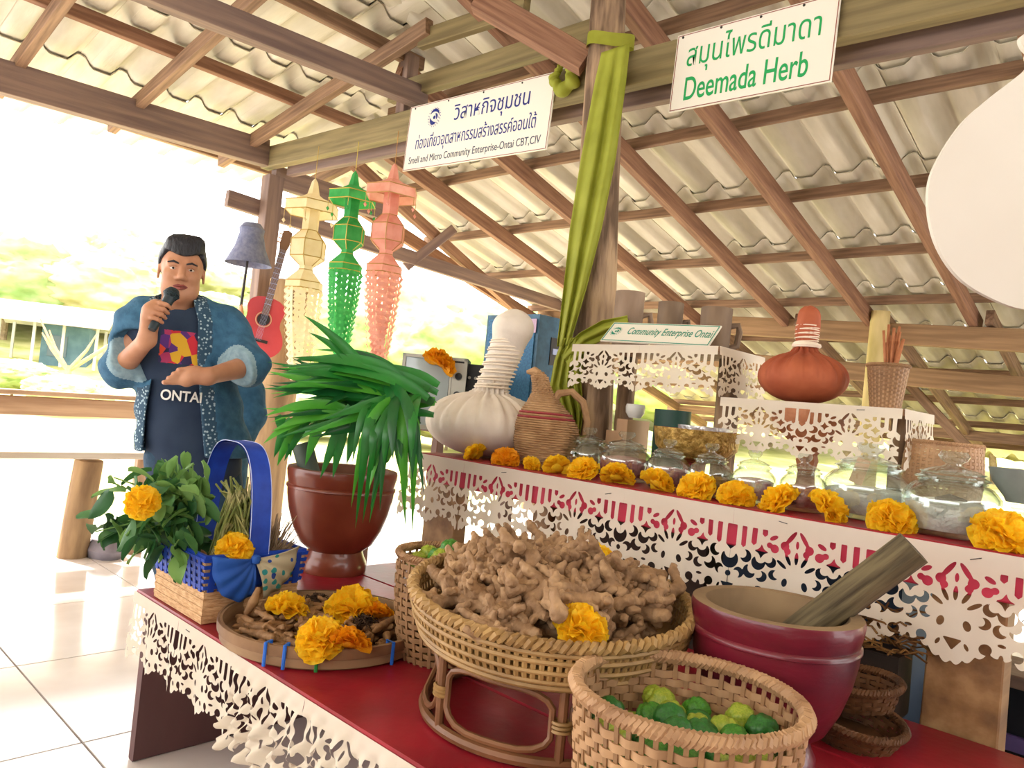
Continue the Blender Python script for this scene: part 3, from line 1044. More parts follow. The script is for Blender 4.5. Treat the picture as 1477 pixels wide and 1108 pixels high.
for k in range(npost):
    a = 2 * pi * k / npost + .32
    p0, p1 = Vector((SR * cos(a), SR * sin(a), .012)), gpt(a, SR * 1.02, GZ - .093)
    MB().tube([p0, (p0 + p1) / 2, p1], .0095, 8).build('post', RATTAN_D, GB)
    a2 = a + 2 * pi / npost
    m0, m1 = a + .075, a2 - .075
    pts = []
    zt = (GZ - .105, .026)
    for (aa, tt) in [(m0 + (m1 - m0) * f_, 0) for f_ in (.18, .5, .82)] + [(m1, .18), (m1, .5), (m1, .82)] + [(m1 + (m0 - m1) * f_, 1) for f_ in (.18, .5, .82)] + [(m0, .82), (m0, .5), (m0, .18)]:
        top = gpt(aa, SR * 1.0, GZ - .106)
        bot = Vector((SR * cos(aa), SR * sin(aa), .03))
        pts.append(top.lerp(bot, tt))
    # round the corners
    sm = []
    for i in range(len(pts)):
        sm += [pts[i - 1].lerp(pts[i], .75), pts[i].lerp(pts[(i + 1) % len(pts)], .25)]
    MB().tube(sm, .007, 7, closed=True).build('loop', RATTAN_D, GB)
    mid = (p0 + p1) / 2
    for dz in (-.008, 0, .008):
        c = mid + Vector((0, 0, dz))
        ux = Vector((-sin(a), cos(a), 0))
        un = Vector((cos(a), sin(a), 0))
        MB().tube([c + ux * .018 * cos(t_) + un * .013 * sin(t_) for t_ in [2 * pi * q / 12 for q in range(12)]], .004, 5, closed=True).build('binding', RATTAN, GB)

GING = mat('ginger_skin', '7c5c3e', 'b4906a', rough=.7, scale=22, stretch=(1, 1, 1), bump=.5, bscale=60, lo=.3, hi=.7, c3='987656')
TURM = mat('turmeric_skin', '7a5536', 'a07a52', rough=.65, scale=26, bump=.5, bscale=70, lo=.3, hi=.7)
def ginger_mesh(seed):
    rnd = random.Random(seed)
    pr_ = []
    p = Vector((-.045, 0, 0))
    d = Vector((1, rnd.uniform(-.4, .4), 0)).normalized()
    n = rnd.choice((3, 4, 4, 5))
    for k in range(n):
        r1 = rnd.uniform(.0125, .0175)
        q = p + d * rnd.uniform(.02, .032)
        pr_.append((tuple(p), tuple(q), r1, r1 * rnd.uniform(.8, 1.1), .006))
        for _ in range(rnd.choice((1, 1, 2))):
            dd = Vector((rnd.uniform(-.5, .5), rnd.choice((-1, 1)) * rnd.uniform(.5, 1), rnd.uniform(-.3, .7))).normalized()
            e = q + dd * rnd.uniform(.024, .048)
            pr_.append((tuple(q), tuple(e), r1 * .8, rnd.uniform(.0075, .011), .006))
            if rnd.random() < .6:
                e2 = e + (dd + Vector((rnd.uniform(-.9, .9), 0, rnd.uniform(-.2, .8)))).normalized() * .018
                pr_.append((tuple(e), tuple(e2), .011, .0075, .006))
        d = (d + Vector((rnd.uniform(-.2, .2), rnd.uniform(-.6, .6), rnd.uniform(-.3, .3)))).normalized()
        p = q
    def rings(G, F):
        return F + .0013 * np.sin(G[..., 0] * 520 + 2 * np.sin(G[..., 1] * 150)) + .001 * np.sin(G[..., 1] * 430 + G[..., 2] * 300)
    return solid_mesh('ginger_root', solid(pr_, .0036, post=rings), GING, relax=1)
GINGERS = [ginger_mesh(s) for s in range(70, 78)]
def turm_mesh(seed):
    rnd = random.Random(seed)
    L = rnd.uniform(.05, .085)
    b_ = rnd.uniform(-.012, .012)
    r1 = rnd.uniform(.008, .0115)
    pr_ = [((-L / 2, 0, 0), (0, b_, 0), r1 * .75, r1, .004), ((0, b_, 0), (L / 2, 0, 0), r1, r1 * .6, .004)]
    for _ in range(rnd.choice((0, 1, 2))):
        x = rnd.uniform(-.4, .4) * L
        e = (x + rnd.uniform(-.015, .015), rnd.choice((-1, 1)) * rnd.uniform(.014, .026), rnd.uniform(-.004, .014))
        pr_.append(((x, b_ * .6, 0), e, r1 * .8, r1 * .5, .005))
    def rings(G, F):
        return F + .0008 * np.sin(G[..., 0] * 900)
    return solid_mesh('turmeric_root', solid(pr_, .0034, post=rings), TURM, relax=1)
TURMS = [turm_mesh(s) for s in range(90, 98)]

rnd = random.Random(5)
lab = 'knobbly pale brown ginger root heaped in the rattan basket'
def ginger_at(a, rr, zz, sc, rot):
    p = gpt(a, rr, zz)
    o = put('ginger_root', GINGERS[rnd.randrange(8)], None, loc=(GC.x + p.x, GC.y + p.y, PT + p.z), rot=rot, scale=sc)
    return tag(o, lab, 'ginger', 'ginger roots in the rattan basket')
for li, (n, r0, r1, zb) in enumerate(((56, .04, .235, -.042), (66, .06, .256, -.010), (52, .02, .235, .008), (34, .02, .17, .024))):
    for k in range(n):
        rr = sqrt(rnd.uniform((r0 / r1) ** 2, 1)) * r1
        a = k * 2.39996 + li
        dome = .035 * (1 - (rr / .3) ** 2)
        ginger_at(a, rr, GZ + zb + dome * (li > 0) + rnd.uniform(-.008, .008), rnd.uniform(.72, 1.05), (rnd.uniform(-.5, .5), rnd.uniform(-.5, .5), rnd.uniform(0, 6.28)))
# the big upright root in the middle
o = ginger_at(radians(-100), .11, GZ + .075, 1.25, (.2, -1.25, .6))
o['label'] = 'largest ginger root, one finger pointing straight up mid basket'
del o['group']

# --- flat winnowing tray of turmeric
TC = on_h(466, 918, PT)
TR, TH = .272, .055
TY = thing('winnowing_tray', 'flat round bamboo tray of turmeric bound with blue and green ties', 'tray', (TC.x, TC.y, PT))
MB().shell([(TR * .96, .004), (TR, .006), (TR * 1.012, TH), (TR * .985, TH), (TR * .975, .012), (.001, .010)], 56).build('rim_band', mat('tray_bamboo', '7d5c42', 'a1805e', rough=.6, scale=6, stretch=(1, 1, 3)), TY, sharp=50)
MB().shell([(TR * 1.012, .028), (TR * 1.03, .03), (TR * 1.034, TH * 1.02), (TR * 1.012, TH * 1.03)], 56).build('outer_hoop', mat('tray_hoop', '6f4e36', '94704e', rough=.6, scale=8), TY, sharp=50)
MB().lathe([(.001, .0), (TR * .96, .0), (TR * .96, .004), (.001, .004)], 40).build('tray_mat', BAM_D, TY)
TBL = mat('blue_tie', '1f62c4', rough=.4)
TGR = mat('green_tie', '1f7a34', rough=.4)
def tie(px, m, nm):
    d = ray(px, 960); a0 = atan2(*(on_h(px, 958, PT + .03) - TC).yx)
    c = Vector((cos(a0), sin(a0), 0))
    MB().tube([c * TR * .965 + Vector((0, 0, .02)), c * TR * .965 + Vector((0, 0, TH + .006)), c * TR * 1.05 + Vector((0, 0, TH + .006)), c * TR * 1.05 + Vector((0, 0, .004))], .0045, 6, flat=.6).build(nm, m, TY)
tie(357, TBL, 'blue_tie'); tie(400, TBL, 'blue_tie'); tie(456, TGR, 'green_tie'); tie(598, TBL, 'blue_tie')
rnd = random.Random(8)
for li, (n, r1, zb) in enumerate(((80, .240, .022), (74, .225, .040), (44, .18, .058))):
    for k in range(n):
        rr = sqrt(rnd.uniform(.02, 1)) * r1
        a = k * 2.39996 + li * 1.3
        o = put('turmeric_root', TURMS[rnd.randrange(8)], None, loc=(TC.x + rr * cos(a), TC.y + rr * sin(a), PT + zb + rnd.uniform(-.004, .006)),
                rot=(rnd.uniform(-.35, .35), rnd.uniform(-.35, .35), rnd.uniform(0, 6.28)), scale=rnd.uniform(.75, 1.15))
        tag(o, 'brown ringed turmeric root lying in the winnowing tray', 'turmeric', 'turmeric roots in the tray')
# one root leaning up on the back rim
p = on_h(363, 880, PT + .06)
o = put('turmeric_root', TURMS[1], None, loc=(p.x, p.y, PT + .085), rot=(.3, -1.25, 1.0), scale=1.25)
tag(o, 'turmeric root standing upright at the back left of the tray', 'turmeric')
ROOTD = mat('dark_rootlets', '2e2018', '4a3424', rough=.9, scale=20)
def root_clump(px, py, R, label):
    c = on_h(px, py, PT + .06)
    rn = random.Random(px)
    mb_ = MB()
    for k in range(90):
        a, b = rn.uniform(0, 6.28), rn.uniform(-.2, 1.3)
        d = Vector((cos(a) * cos(b), sin(a) * cos(b), sin(b) * .6)) * R * rn.uniform(.6, 1.1)
        s_ = Vector((rn.uniform(-.3, .3), rn.uniform(-.3, .3), .1)) * R
        q = Vector((rn.uniform(-.4, .4), rn.uniform(-.4, .4), rn.uniform(-.1, .5))) * R
        mb_.tube([s_, (s_ + d) * .5 + q * .6, d], [.0028, .0022, .001], 4, caps=False)
    mb_.lathe([(0, -R * .3), (R * .6, -R * .2), (R * .65, .1 * R), (0, R * .4)], 9)
    o = mb_.build('root_clump', ROOTD, None, tuple(c))
    tag(o, label, 'roots')
root_clump(458, 868, .042, 'dark hairy root clump at the back of the turmeric tray')
root_clump(523, 900, .045, 'dark hairy root clump right of centre in the turmeric tray')
def fl_at(px, py, h, r, label, k, tilt=(0, 0), me=None):
    c = on_h(px, py, h)
    return flower(c, r, label, k, tilt, me=me)
fl_at(413, 884, PT + .065, .052, 'flattish yellow paper flower at the back left of the turmeric tray', 2, (.25, .2))
fl_at(508, 886, PT + .065, .068, 'largest yellow paper flower at the back of the turmeric tray', 1, (.3, .3))
fl_at(540, 894, PT + .06, .045, 'orange-yellow paper flower behind right in the turmeric tray', 0, (.2, .5), me=FLOWER_O)
fl_at(462, 926, PT + .065, .052, 'bright yellow paper flower at the front of the turmeric tray', 0, (.45, .35))
fl_at(502, 934, PT + .062, .045, 'darker orange paper flower beside the front tray flower', 1, (.2, .5), me=FLOWER_O)
p = at_d(838, 888, 1.45); flower(p - Vector((0, 0, .03)), .046, 'yellow paper flower at the front of the ginger basket', 1, (.5, .45))
p = at_d(857, 803, 1.87); flower(p - Vector((0, 0, .02)), .048, 'yellow paper flower at the back of the ginger heap', 0, (.5, .4))
# ------------------------------------------------------------------ left side: blue basket, herbs, pandan, lanterns, guitar
RIGHT = Vector((cos(YAW), sin(YAW), 0))
FWD = Vector((-sin(YAW), cos(YAW), 0))
UP = Vector((0, 0, 1))

STRAW = mat('woven_straw', 'b88a5c', 'd8b084', rough=.75, scale=40, stretch=(1, 1, 5), bump=.5, bscale=60)
BLUE = mat('blue_band', '12379c', '1b46b4', rough=.55, scale=18, bump=.15)
BLUE_C = mat('blue_cotton', '1a4a9e', '2358b0', rough=.7, scale=12, bump=.2)
BK = thing('gift_basket', 'rectangular straw basket with blue woven upper band and tall blue handle', 'basket', (-2.185, 1.115, PT))
bx0, bx1, by0, by1 = -.165, .165, -.145, .145
def rect_ring(mb_, z0, z1, g0, g1, th=.008):
    a = [(bx0 - g0, by0 - g0), (bx1 + g0, by0 - g0), (bx1 + g0, by1 + g0), (bx0 - g0, by1 + g0)]
    b = [(bx0 - g1, by0 - g1), (bx1 + g1, by0 - g1), (bx1 + g1, by1 + g1), (bx0 - g1, by1 + g1)]
    ins = lambda q, t: (q[0] - math.copysign(t, q[0]), q[1] - math.copysign(t, q[1]))
    vs_ = [(*q, z0) for q in a] + [(*q, z1) for q in b] + [(*ins(q, th), z1) for q in b] + [(*ins(q, th), z0) for q in a]
    fs_ = []
    for r_ in range(4):
        for k in range(4):
            l = (k + 1) % 4
            s_ = (r_ + 1) % 4
            fs_.append((r_ * 4 + k, r_ * 4 + l, s_ * 4 + l, s_ * 4 + k))
    mb_.add(vs_, fs_)
mb = MB()
for k in range(8):                       # coiled straw courses
    rect_ring(mb, .002 + k * .0112, .002 + k * .0112 + .0106, .0015 * (k % 2), .0015 * (k % 2))
mb.box((0, 0, .004), (.32, .28, .006))
mb.build('straw_body', STRAW, BK, smooth=False)
# blue checker weave: upright and level ribbons with straw showing between
NV = 10
core = MB()
rect_ring(core, .092, .186, -.001, .012, .004)
core.build('weave_core', STRAW, BK, smooth=False)
for j in range(5):
    mb = MB()
    z = .098 + j * .0195
    rect_ring(mb, z, z + .0105, .0068 + .0022 * j, .0086 + .0022 * j, .003)
    mb.build('weave_band', BLUE, BK, smooth=False)
um = MB().box((0, 0, .047), (.0175, .004, .096)).mesh('weave_upright', BLUE, smooth=False)
for side in range(4):
    for k in range(NV):
        t = (k + .5) / NV
        if side in (0, 2):
            x = bx0 + (bx1 - bx0) * t
            y = (by0 - .0055) if side == 0 else (by1 + .0055)
            put('weave_upright', um, BK, loc=(x, y, .092), rot=(.11 if side == 0 else -.11, 0, 0))
        else:
            y = by0 + (by1 - by0) * t
            x = (bx0 - .0055) if side == 3 else (bx1 + .0055)
            put('weave_upright', um, BK, loc=(x, y, .092), rot=(.11 if side == 1 else -.11, 0, pi / 2))
mb = MB(); rect_ring(mb, .186, .194, .013, .013, .010); mb.build('blue_rim', BLUE, BK, smooth=False)
# handle: wide band arching from end to end
def hfn(u, v):
    a = pi * u
    x = .178 * cos(a) if 0 < u < 1 else (.178 if u == 0 else -.178)
    k = abs(cos(a)) ** .6
    x = .178 * math.copysign(k, cos(a))
    z = .10 + .40 * sin(a) ** .72 if 0 < u < 1 else .10
    return (x, (v - .5) * .062, z)
mb = MB(); mb.grid(hfn, 40, 4)
def hfn2(u, v):
    x, y, z = hfn(u, v)
    a = pi * u
    return (x * .955, y, z - .006 * sin(a))
mb.grid(hfn2, 40, 4)
mb.build('handle', BLUE, BK)
TRIMW = mat('white_stitch', 'b4bee4', rough=.7)
for v in (0, 1):
    MB().tube([Vector(hfn(u / 40, v)) for u in range(41)], .0013, 5).build('piping', TRIMW, BK)
# bow on the near end
def floral():
    m = bpy.data.materials.new('floral_cotton'); m.use_nodes = True
    nt = m.node_tree; b = nt.nodes['Principled BSDF']; b.inputs['Roughness'].default_value = .8
    tc = nt.nodes.new('ShaderNodeTexCoord')
    v = nt.nodes.new('ShaderNodeTexVoronoi'); v.inputs['Scale'].default_value = 42; v.inputs['Randomness'].default_value = .9
    nt.links.new(tc.outputs['Object'], v.inputs['Vector'])
    r1 = nt.nodes.new('ShaderNodeValToRGB'); r1.color_ramp.interpolation = 'CONSTANT'
    r1.color_ramp.elements[0].color = (1, 1, 1, 1); r1.color_ramp.elements[1].position = .36; r1.color_ramp.elements[1].color = (0, 0, 0, 1)
    nt.links.new(v.outputs['Distance'], r1.inputs['Fac'])
    r2 = nt.nodes.new('ShaderNodeValToRGB'); r2.color_ramp.interpolation = 'CONSTANT'
    for i, (p, c) in enumerate(((0, '2a8a8a'), (.35, '1e3f90'), (.6, '3a9a7a'), (.8, 'b8ac90'))):
        e = r2.color_ramp.elements[i] if i < 2 else r2.color_ramp.elements.new(p)
        e.position = p; e.color = lin(c)
    sp = nt.nodes.new('ShaderNodeSeparateColor'); nt.links.new(v.outputs['Color'], sp.inputs[0]); nt.links.new(sp.outputs[0], r2.inputs['Fac'])
    mx = nt.nodes.new('ShaderNodeMix'); mx.data_type = 'RGBA'
    mx.inputs['A'].default_value = lin('b8ac90')
    nt.links.new(r1.outputs['Color'], mx.inputs['Factor']); nt.links.new(r2.outputs['Color'], mx.inputs['B'])
    nt.links.new(mx.outputs['Result'], b.inputs['Base Color'])
    return m
FLORAL = floral()
kn = on_x(366, 806, -1.985)
def fan(pts, m, nm, back=.012):
    pts = [on_x(px, py, -1.985) for (px, py) in pts]
    def fn(u, v):
        f_ = u * (len(pts) - 1)
        i = min(int(f_), len(pts) - 2)
        e = pts[i].lerp(pts[i + 1], f_ - i)
        p = kn.lerp(e, .04 + .96 * v)
        return p + Vector((back * sin(u * 26) * v * .35 + .016 * sin(pi * v) + .006, 0, 0)) - BK.location
    mb_ = MB(); mb_.grid(fn, 30, 8)
    o_ = mb_.build(nm, m, BK)
    md = o_.modifiers.new('thick', 'SOLIDIFY'); md.thickness = .002
fan([(304, 802), (306, 835), (318, 858), (342, 868), (362, 858)], BLUE_C, 'bow_loop')
fan([(378, 863), (402, 848), (420, 825), (430, 786)], FLORAL, 'bow_loop')
MB().lathe([(0, -.014), (.012, -.01), (.014, 0), (.012, .01), (0, .014)], 10).build('bow_knot', BLUE_C, BK, tuple(kn - BK.location + Vector((.012, 0, 0))))

# leaves --------------------------------------------------------
def leaf_mesh(name, L, W, fold, droop, m, n=6, wave=0.0, tip=1.0):
    mb_ = MB()
    def fn(u, v):
        s_ = (u - .5) * 2
        w_ = W / 2 * (sin(pi * (v * .9 + .06)) ** .8) * s_
        return (w_, L * v, fold * abs(s_) * W * .3 - droop * v * v * L + wave * sin(v * 9) * s_ * W)
    mb_.grid(fn, 2, n)
    return mb_.mesh(name, m)
HERB = [mat('herb_green', '3f6f3c', '5d8a4c', rough=.5, scale=9, trans=.25), mat('herb_pale', '6f9a50', '8fb468', rough=.5, scale=9, trans=.3), mat('herb_deep', '27582f', '3a6e3a', rough=.5, scale=9, trans=.2)]
HLEAF = [leaf_mesh('leaf', .075, .042, .6, .35, HERB[k % 3], wave=.06 * (k % 2)) for k in range(6)]
HB = thing('herb_bunch', 'bunch of fresh green leafy herb spilling over the basket side', 'herbs', tuple(at_d(285, 790, 2.22)))
rnd = random.Random(31)
hc = at_d(222, 728, 2.2) - HB.location
tips = []
for k in range(15):
    e = hc + RIGHT * rnd.uniform(-.155, .11) + UP * rnd.uniform(-.12, .14) + FWD * rnd.uniform(-.09, .09)
    mid = e * .5 + UP * .06
    MB().tube([(0, 0, -.06), mid * .6, mid, e], [.004, .0035, .003, .002], 5).build('stem', HERB[1], HB)
    tips.append((mid, e))
for k in range(135):
    mid, e = tips[k % 15]
    t = rnd.uniform(.25, 1.05)
    p = mid.lerp(e, t) + Vector((rnd.uniform(-.04, .04), rnd.uniform(-.04, .04), rnd.uniform(-.04, .04)))
    q = Euler((rnd.uniform(-1.7, .3), rnd.uniform(-.8, .8), rnd.uniform(0, 6.28)))
    put('leaf', HLEAF[rnd.randrange(6)], HB, loc=p, rot=q, scale=rnd.uniform(.75, 1.35))
for k, (px, py) in enumerate([(278, 672), (290, 690), (262, 700), (300, 725), (255, 660)]):
    p = at_d(px, py, 2.22) - HB.location
    for j in range(4):
        put('leaf', HLEAF[1], HB, loc=p + Vector((rnd.uniform(-.02, .02),) * 3), rot=(rnd.uniform(-1.5, .5), rnd.uniform(-.5, .5), rnd.uniform(0, 6.28)), scale=rnd.uniform(.8, 1.2))
    MB().tube([hc * .5, p * .8 - UP * .03, p], [.003, .003, .002], 5).build('stem', HERB[1], HB)
flower(at_d(206, 725, 2.08), .040, 'yellow paper flower tucked into the leafy herb bunch', 2, (1.1, .5), rzz=.8)
flower(at_d(338, 795, 2.15), .046, 'yellow paper flower inside the blue handled basket', 0, (.7, .5), rzz=.4)

GRASSY = mat('dry_grass', '8a8450', 'a8a070', rough=.8, scale=14, stretch=(1, 1, 1), c3='6f7a3c')
c0 = at_d(315, 800, 2.2)
mb = MB()
rnd = random.Random(41)
for k in range(110):
    a_ = at_d(rnd.uniform(295, 325), 812, 2.2 + rnd.uniform(-.05, .05)) - c0
    tp = at_d(rnd.uniform(328, 362), rnd.uniform(706, 730), 2.2 + rnd.uniform(-.04, .04)) - c0
    md_ = (a_ + tp) / 2 + RIGHT * rnd.uniform(-.012, .012) + FWD * rnd.uniform(-.02, .02)
    en = at_d(rnd.uniform(340, 362), rnd.uniform(755, 800), 2.2 + rnd.uniform(-.05, .05)) - c0
    pts = [a_, md_, tp - UP * .02 - RIGHT * .005, tp, tp - UP * .025 + RIGHT * .012, en] if k % 4 else [a_, md_, tp, tp + UP * rnd.uniform(.0, .05) - RIGHT * rnd.uniform(-.02, .05)]
    mb.tube(pts, .0030, 4, caps=False)
o = mb.build('grass_bundle', GRASSY, None, tuple(c0))
tag(o, 'folded bundle of dried grass stalks standing in the blue basket', 'grass', kind='stuff')
c0 = at_d(394, 815, 2.30)
mb = MB()
DRYG = mat('dry_straw', '8a6f55', 'b39a7c', rough=.8, scale=14)
for k in range(70):
    a_ = at_d(rnd.uniform(380, 396), 820, 2.30 + rnd.uniform(-.03, .03)) - c0
    en = at_d(rnd.uniform(385, 432), rnd.uniform(738, 790), 2.30 + rnd.uniform(-.05, .05)) - c0
    mb.tube([a_, (a_ + en) * .5 + UP * .01, en], [.002, .0018, .001], 4, caps=False)
o = mb.build('grass_bundle', DRYG, None, tuple(c0))
tag(o, 'spiky tuft of brown straw behind the basket bow', 'grass', kind='stuff')
c0 = at_d(362, 790, 2.24)
mb = MB()
for k in range(60):
    a_ = at_d(rnd.uniform(352, 366), 815, 2.25 + rnd.uniform(-.03, .03)) - c0
    en = at_d(rnd.uniform(350, 372), rnd.uniform(695, 760), 2.25 + rnd.uniform(-.05, .05)) - c0
    mb.tube([a_, (a_ + en) * .5, en], [.002, .0018, .001], 4, caps=False)
o = mb.build('grass_bundle', GRASSY, None, tuple(c0))
tag(o, 'upright sprigs of dried herb inside the handle of the blue basket', 'grass', kind='stuff')

# pandan ----------------------------------------------------------
PAN = [mat('pandan_green', '1f6e28', '2f8a34', rough=.32, scale=5, trans=.22, spec=.5), mat('pandan_bright', '3f9a30', '62b43c', rough=.32, scale=5, trans=.3, spec=.5), mat('pandan_deep', '0f4f22', '1a6228', rough=.35, scale=5, trans=.15, spec=.5)]
cr = at_d(575, 585, 2.72)
PN = thing('pandan_bunch', 'big bunch of long glossy pandan leaves fanning from the clay mortar', 'leaves', tuple(cr))
def strap_leaf(pts, w, m, fold=.35, side=None):
    """long strap leaf along a bezier through control points (world offsets from crown)"""
    n = 12
    P = [Vector(p) for p in pts]
    def bez(t):
        q = P[:]
        while len(q) > 1:
            q = [q[i].lerp(q[i + 1], t) for i in range(len(q) - 1)]
        return q[0]
    mb_ = MB()
    rows_ = []
    for i in range(n + 1):
        t = i / n
        p = bez(t)
        tg = (bez(min(t + .02, 1)) - bez(max(t - .02, 0))).normalized()
        sd = tg.cross((UP * .45 - FWD * .9 + RIGHT * .1) if side is None else side)
        sd = sd.normalized() if sd.length > .05 else tg.cross(FWD).normalized()
        nm = sd.cross(tg)
        ww = w * min(1, .55 + t * 2.2) * (1 - max(0, (t - .45) / .55) ** 1.8) + .0008
        rows_ += [p - sd * ww / 2 + nm * fold * ww * .5, p, p + sd * ww / 2 + nm * fold * ww * .5]
    fs_ = []
    for i in range(n):
        for k in range(2):
            fs_.append((i * 3 + k, i * 3 + k + 1, i * 3 + 4 + k, i * 3 + 3 + k))
    mb_.add(rows_, fs_)
    return mb_.build('leaf', m, PN)
rnd = random.Random(77)
def L3(px, py, d): return at_d(px, py, d) - cr
for k in range(72):                                 # fan to the left
    tx, ty = rnd.uniform(378, 470), rnd.uniform(515, 640)
    if k < 12: tx, ty = rnd.uniform(400, 520), rnd.uniform(500, 560)
    d = rnd.uniform(2.45, 2.85)
    st = L3(rnd.uniform(540, 635), rnd.uniform(550, 610), rnd.uniform(2.62, 2.78))
    en = L3(tx, ty, d)
    mid = st.lerp(en, .5) + UP * rnd.uniform(.0, .08) + FWD * rnd.uniform(-.08, .05)
    strap_leaf([st, st.lerp(mid, .5) + UP * .03, mid, en], rnd.uniform(.030, .050), PAN[rnd.choice((0, 0, 1, 2))])
for k in range(26):                                 # hanging over the right rim
    tx, ty = rnd.uniform(505, 612), rnd.uniform(660, 775)
    st = L3(rnd.uniform(540, 620), rnd.uniform(550, 600), rnd.uniform(2.6, 2.7))
    en = L3(tx, ty, rnd.uniform(2.38, 2.56))
    mid = L3(tx * .6 + 575 * .4 + rnd.uniform(-15, 15), 590 + rnd.uniform(-10, 30), rnd.uniform(2.38, 2.5))
    strap_leaf([st, mid + UP * .05, mid - UP * .05, en], rnd.uniform(.026, .038), PAN[rnd.choice((0, 0, 2, 1))], side=FWD)
for (tx, ty, sx_, sy_) in ((438, 455, 560, 575), (446, 480, 550, 570), (398, 560, 560, 570), (405, 532, 600, 565), (420, 516, 590, 560), (383, 600, 500, 590), (380, 640, 470, 600), (392, 622, 520, 600)):
    st, en = L3(sx_, sy_, 2.62), L3(tx, ty, 2.55)
    strap_leaf([st, st.lerp(en, .5) + UP * .05, en], .036, PAN[1 if tx < 410 else 0])
for (tx, ty, sx_, sy_) in ((462, 690, 505, 585), (480, 690, 500, 590), (440, 672, 470, 585), (400, 672, 430, 600), (410, 665, 450, 590), (395, 660, 420, 605), (420, 660, 400, 600), (545, 640, 530, 580), (530, 650, 520, 585), (500, 670, 520, 590)):
    st, en = L3(sx_, sy_, 2.6), L3(tx, ty, 2.62)
    strap_leaf([st, st.lerp(en, .5) + UP * .03, en], .04, PAN[rnd.choice((1, 0, 0))], side=FWD)
# paper-pale base bundle where the leaves are tied, resting on the rim
MB().tube([L3(545, 660, 2.62), L3(570, 610, 2.68), L3(590, 580, 2.72)], [.04, .045, .02], 10).build('leaf_base', PAN[1], PN)

# hanging lanterns ------------------------------------------------
def lantern(label, cpx, top, bot, col, col2, colt, yplane):
    a = on_y(cpx, top, yplane)
    b = on_y(cpx + .02 * (bot - top), bot, yplane)
    S = (a.z - b.z) / 298.0                      # metres per photograph pixel at that distance
    M1 = mat('lantern_' + label.split()[0], col, col2, rough=.8, scale=10, trans=.45)
    MF = mat('lantern_frame_' + label.split()[0], colt, rough=.5)
    o = thing('paper_lantern', label, 'lantern', tuple(a))
    def hexring(r_, z): return [(1.15 * r_ * cos(pi / 3 * k + .3) * S, 1.15 * r_ * sin(pi / 3 * k + .3) * S, -z * S) for k in range(6)]
    def loft(name, prof, m):
        mb_ = MB()
        vs_, fs_ = [], []
        for (r_, z) in prof: vs_ += hexring(r_, z)
        for i in range(len(prof) - 1):
            for k in range(6):
                l = (k + 1) % 6
                fs_.append((i * 6 + k, i * 6 + l, i * 6 + 6 + l, i * 6 + 6 + k))
        mb_.add(vs_, fs_)
        return mb_.build(name, m, o, smooth=False)
    MB().tube([(0, 0, 0), (0, 0, .8 * 60 * S)], .0025, 5).build('cord', MF, o)
    loft('spire', [(.8, 0), (4, 5), (8, 24)], M1)
    loft('roof', [(8, 24), (16, 30), (34, 38)], M1)
    loft('eave', [(34, 38), (34, 52)], M1)
    loft('neck', [(10.5, 40), (10.5, 77)], M1)
    loft('body', [(10.5, 77), (22, 92), (22, 116), (9, 128), (9, 134)], M1)
    loft('collar', [(9, 134), (24, 152), (24, 162)], M1)
    for (r_, z) in ((34, 38), (34, 52), (22, 92), (22, 116), (24, 152), (24, 162), (10.5, 77), (9, 134)):
        MB().tube([Vector(p) for p in hexring(r_ + .3, z)], .8 * S, 4, closed=True).build('frame_ring', MF, o)
    for k in range(6):
        p = [Vector(hexring(r_ + .3, z)[k]) for (r_, z) in ((10.5, 77), (22, 92), (22, 116), (9, 128))]
        MB().tube(p, .7 * S, 4).build('frame_rib', MF, o)
    rn = random.Random(int(cpx))
    # notched paper tails
    for k in range(9):
        an = 2 * pi * k / 9
        c = Vector((cos(an), sin(an), 0)) * 25 * S
        e = Vector((cos(an), sin(an), 0)) * rn.uniform(8, 14) * S + RIGHT * rn.uniform(-3, 10) * S
        Ln = (298 - 162) * rn.uniform(.86, 1.0)
        t_ = Vector((-sin(an), cos(an), 0))
        vs_, fs_ = [], []
        nn = 26
        for i in range(nn + 1):
            f_ = i / nn
            w_ = (9.5 - 3 * f_) * S * (1 if i % 2 else .62)
            p = c.lerp(e, f_ ** 1.3) + Vector((0, 0, -(162 + Ln * f_) * S)) + Vector((cos(an), sin(an), 0)) * S * 2.2 * (i % 2)
            vs_ += [p - t_ * w_, p - t_ * w_ * .22, p + t_ * w_ * .22, p + t_ * w_]
        for i in range(nn):
            a4 = i * 4
            fs_ += [(a4, a4 + 1, a4 + 5, a4 + 4), (a4 + 2, a4 + 3, a4 + 7, a4 + 6)]
            if i % 2: fs_.append((a4 + 1, a4 + 2, a4 + 6, a4 + 5))
        mb_ = MB(); mb_.add(vs_, fs_)
        mb_.build('paper_tail', M1, o, smooth=False)
    for k in range(6):     # small drops on the eave
        q = Vector(hexring(34, 52)[k])
        MB().tube([q, q - UP * 14 * S], .4 * S, 4).build('drop_thread', MF, o)
        MB().lathe([(0, -4 * S), (3 * S, 0), (0, 4 * S)], 4).build('drop', M1, o, tuple(q - UP * 17 * S))
lantern('cream paper lantern with long tail, leftmost of three', 455, 258, 556, 'e8d8b0', 'f2e6c8', 'b89850', 2.83)
lantern('green paper lantern with long tail, middle of three', 513, 247, 515, '3fa456', '5abc6c', 'c8b050', 2.83)
lantern('pink paper lantern with long tail, rightmost of three', 570, 236, 532, 'dc9c88', 'ecb8a6', 'b88a50', 2.83)

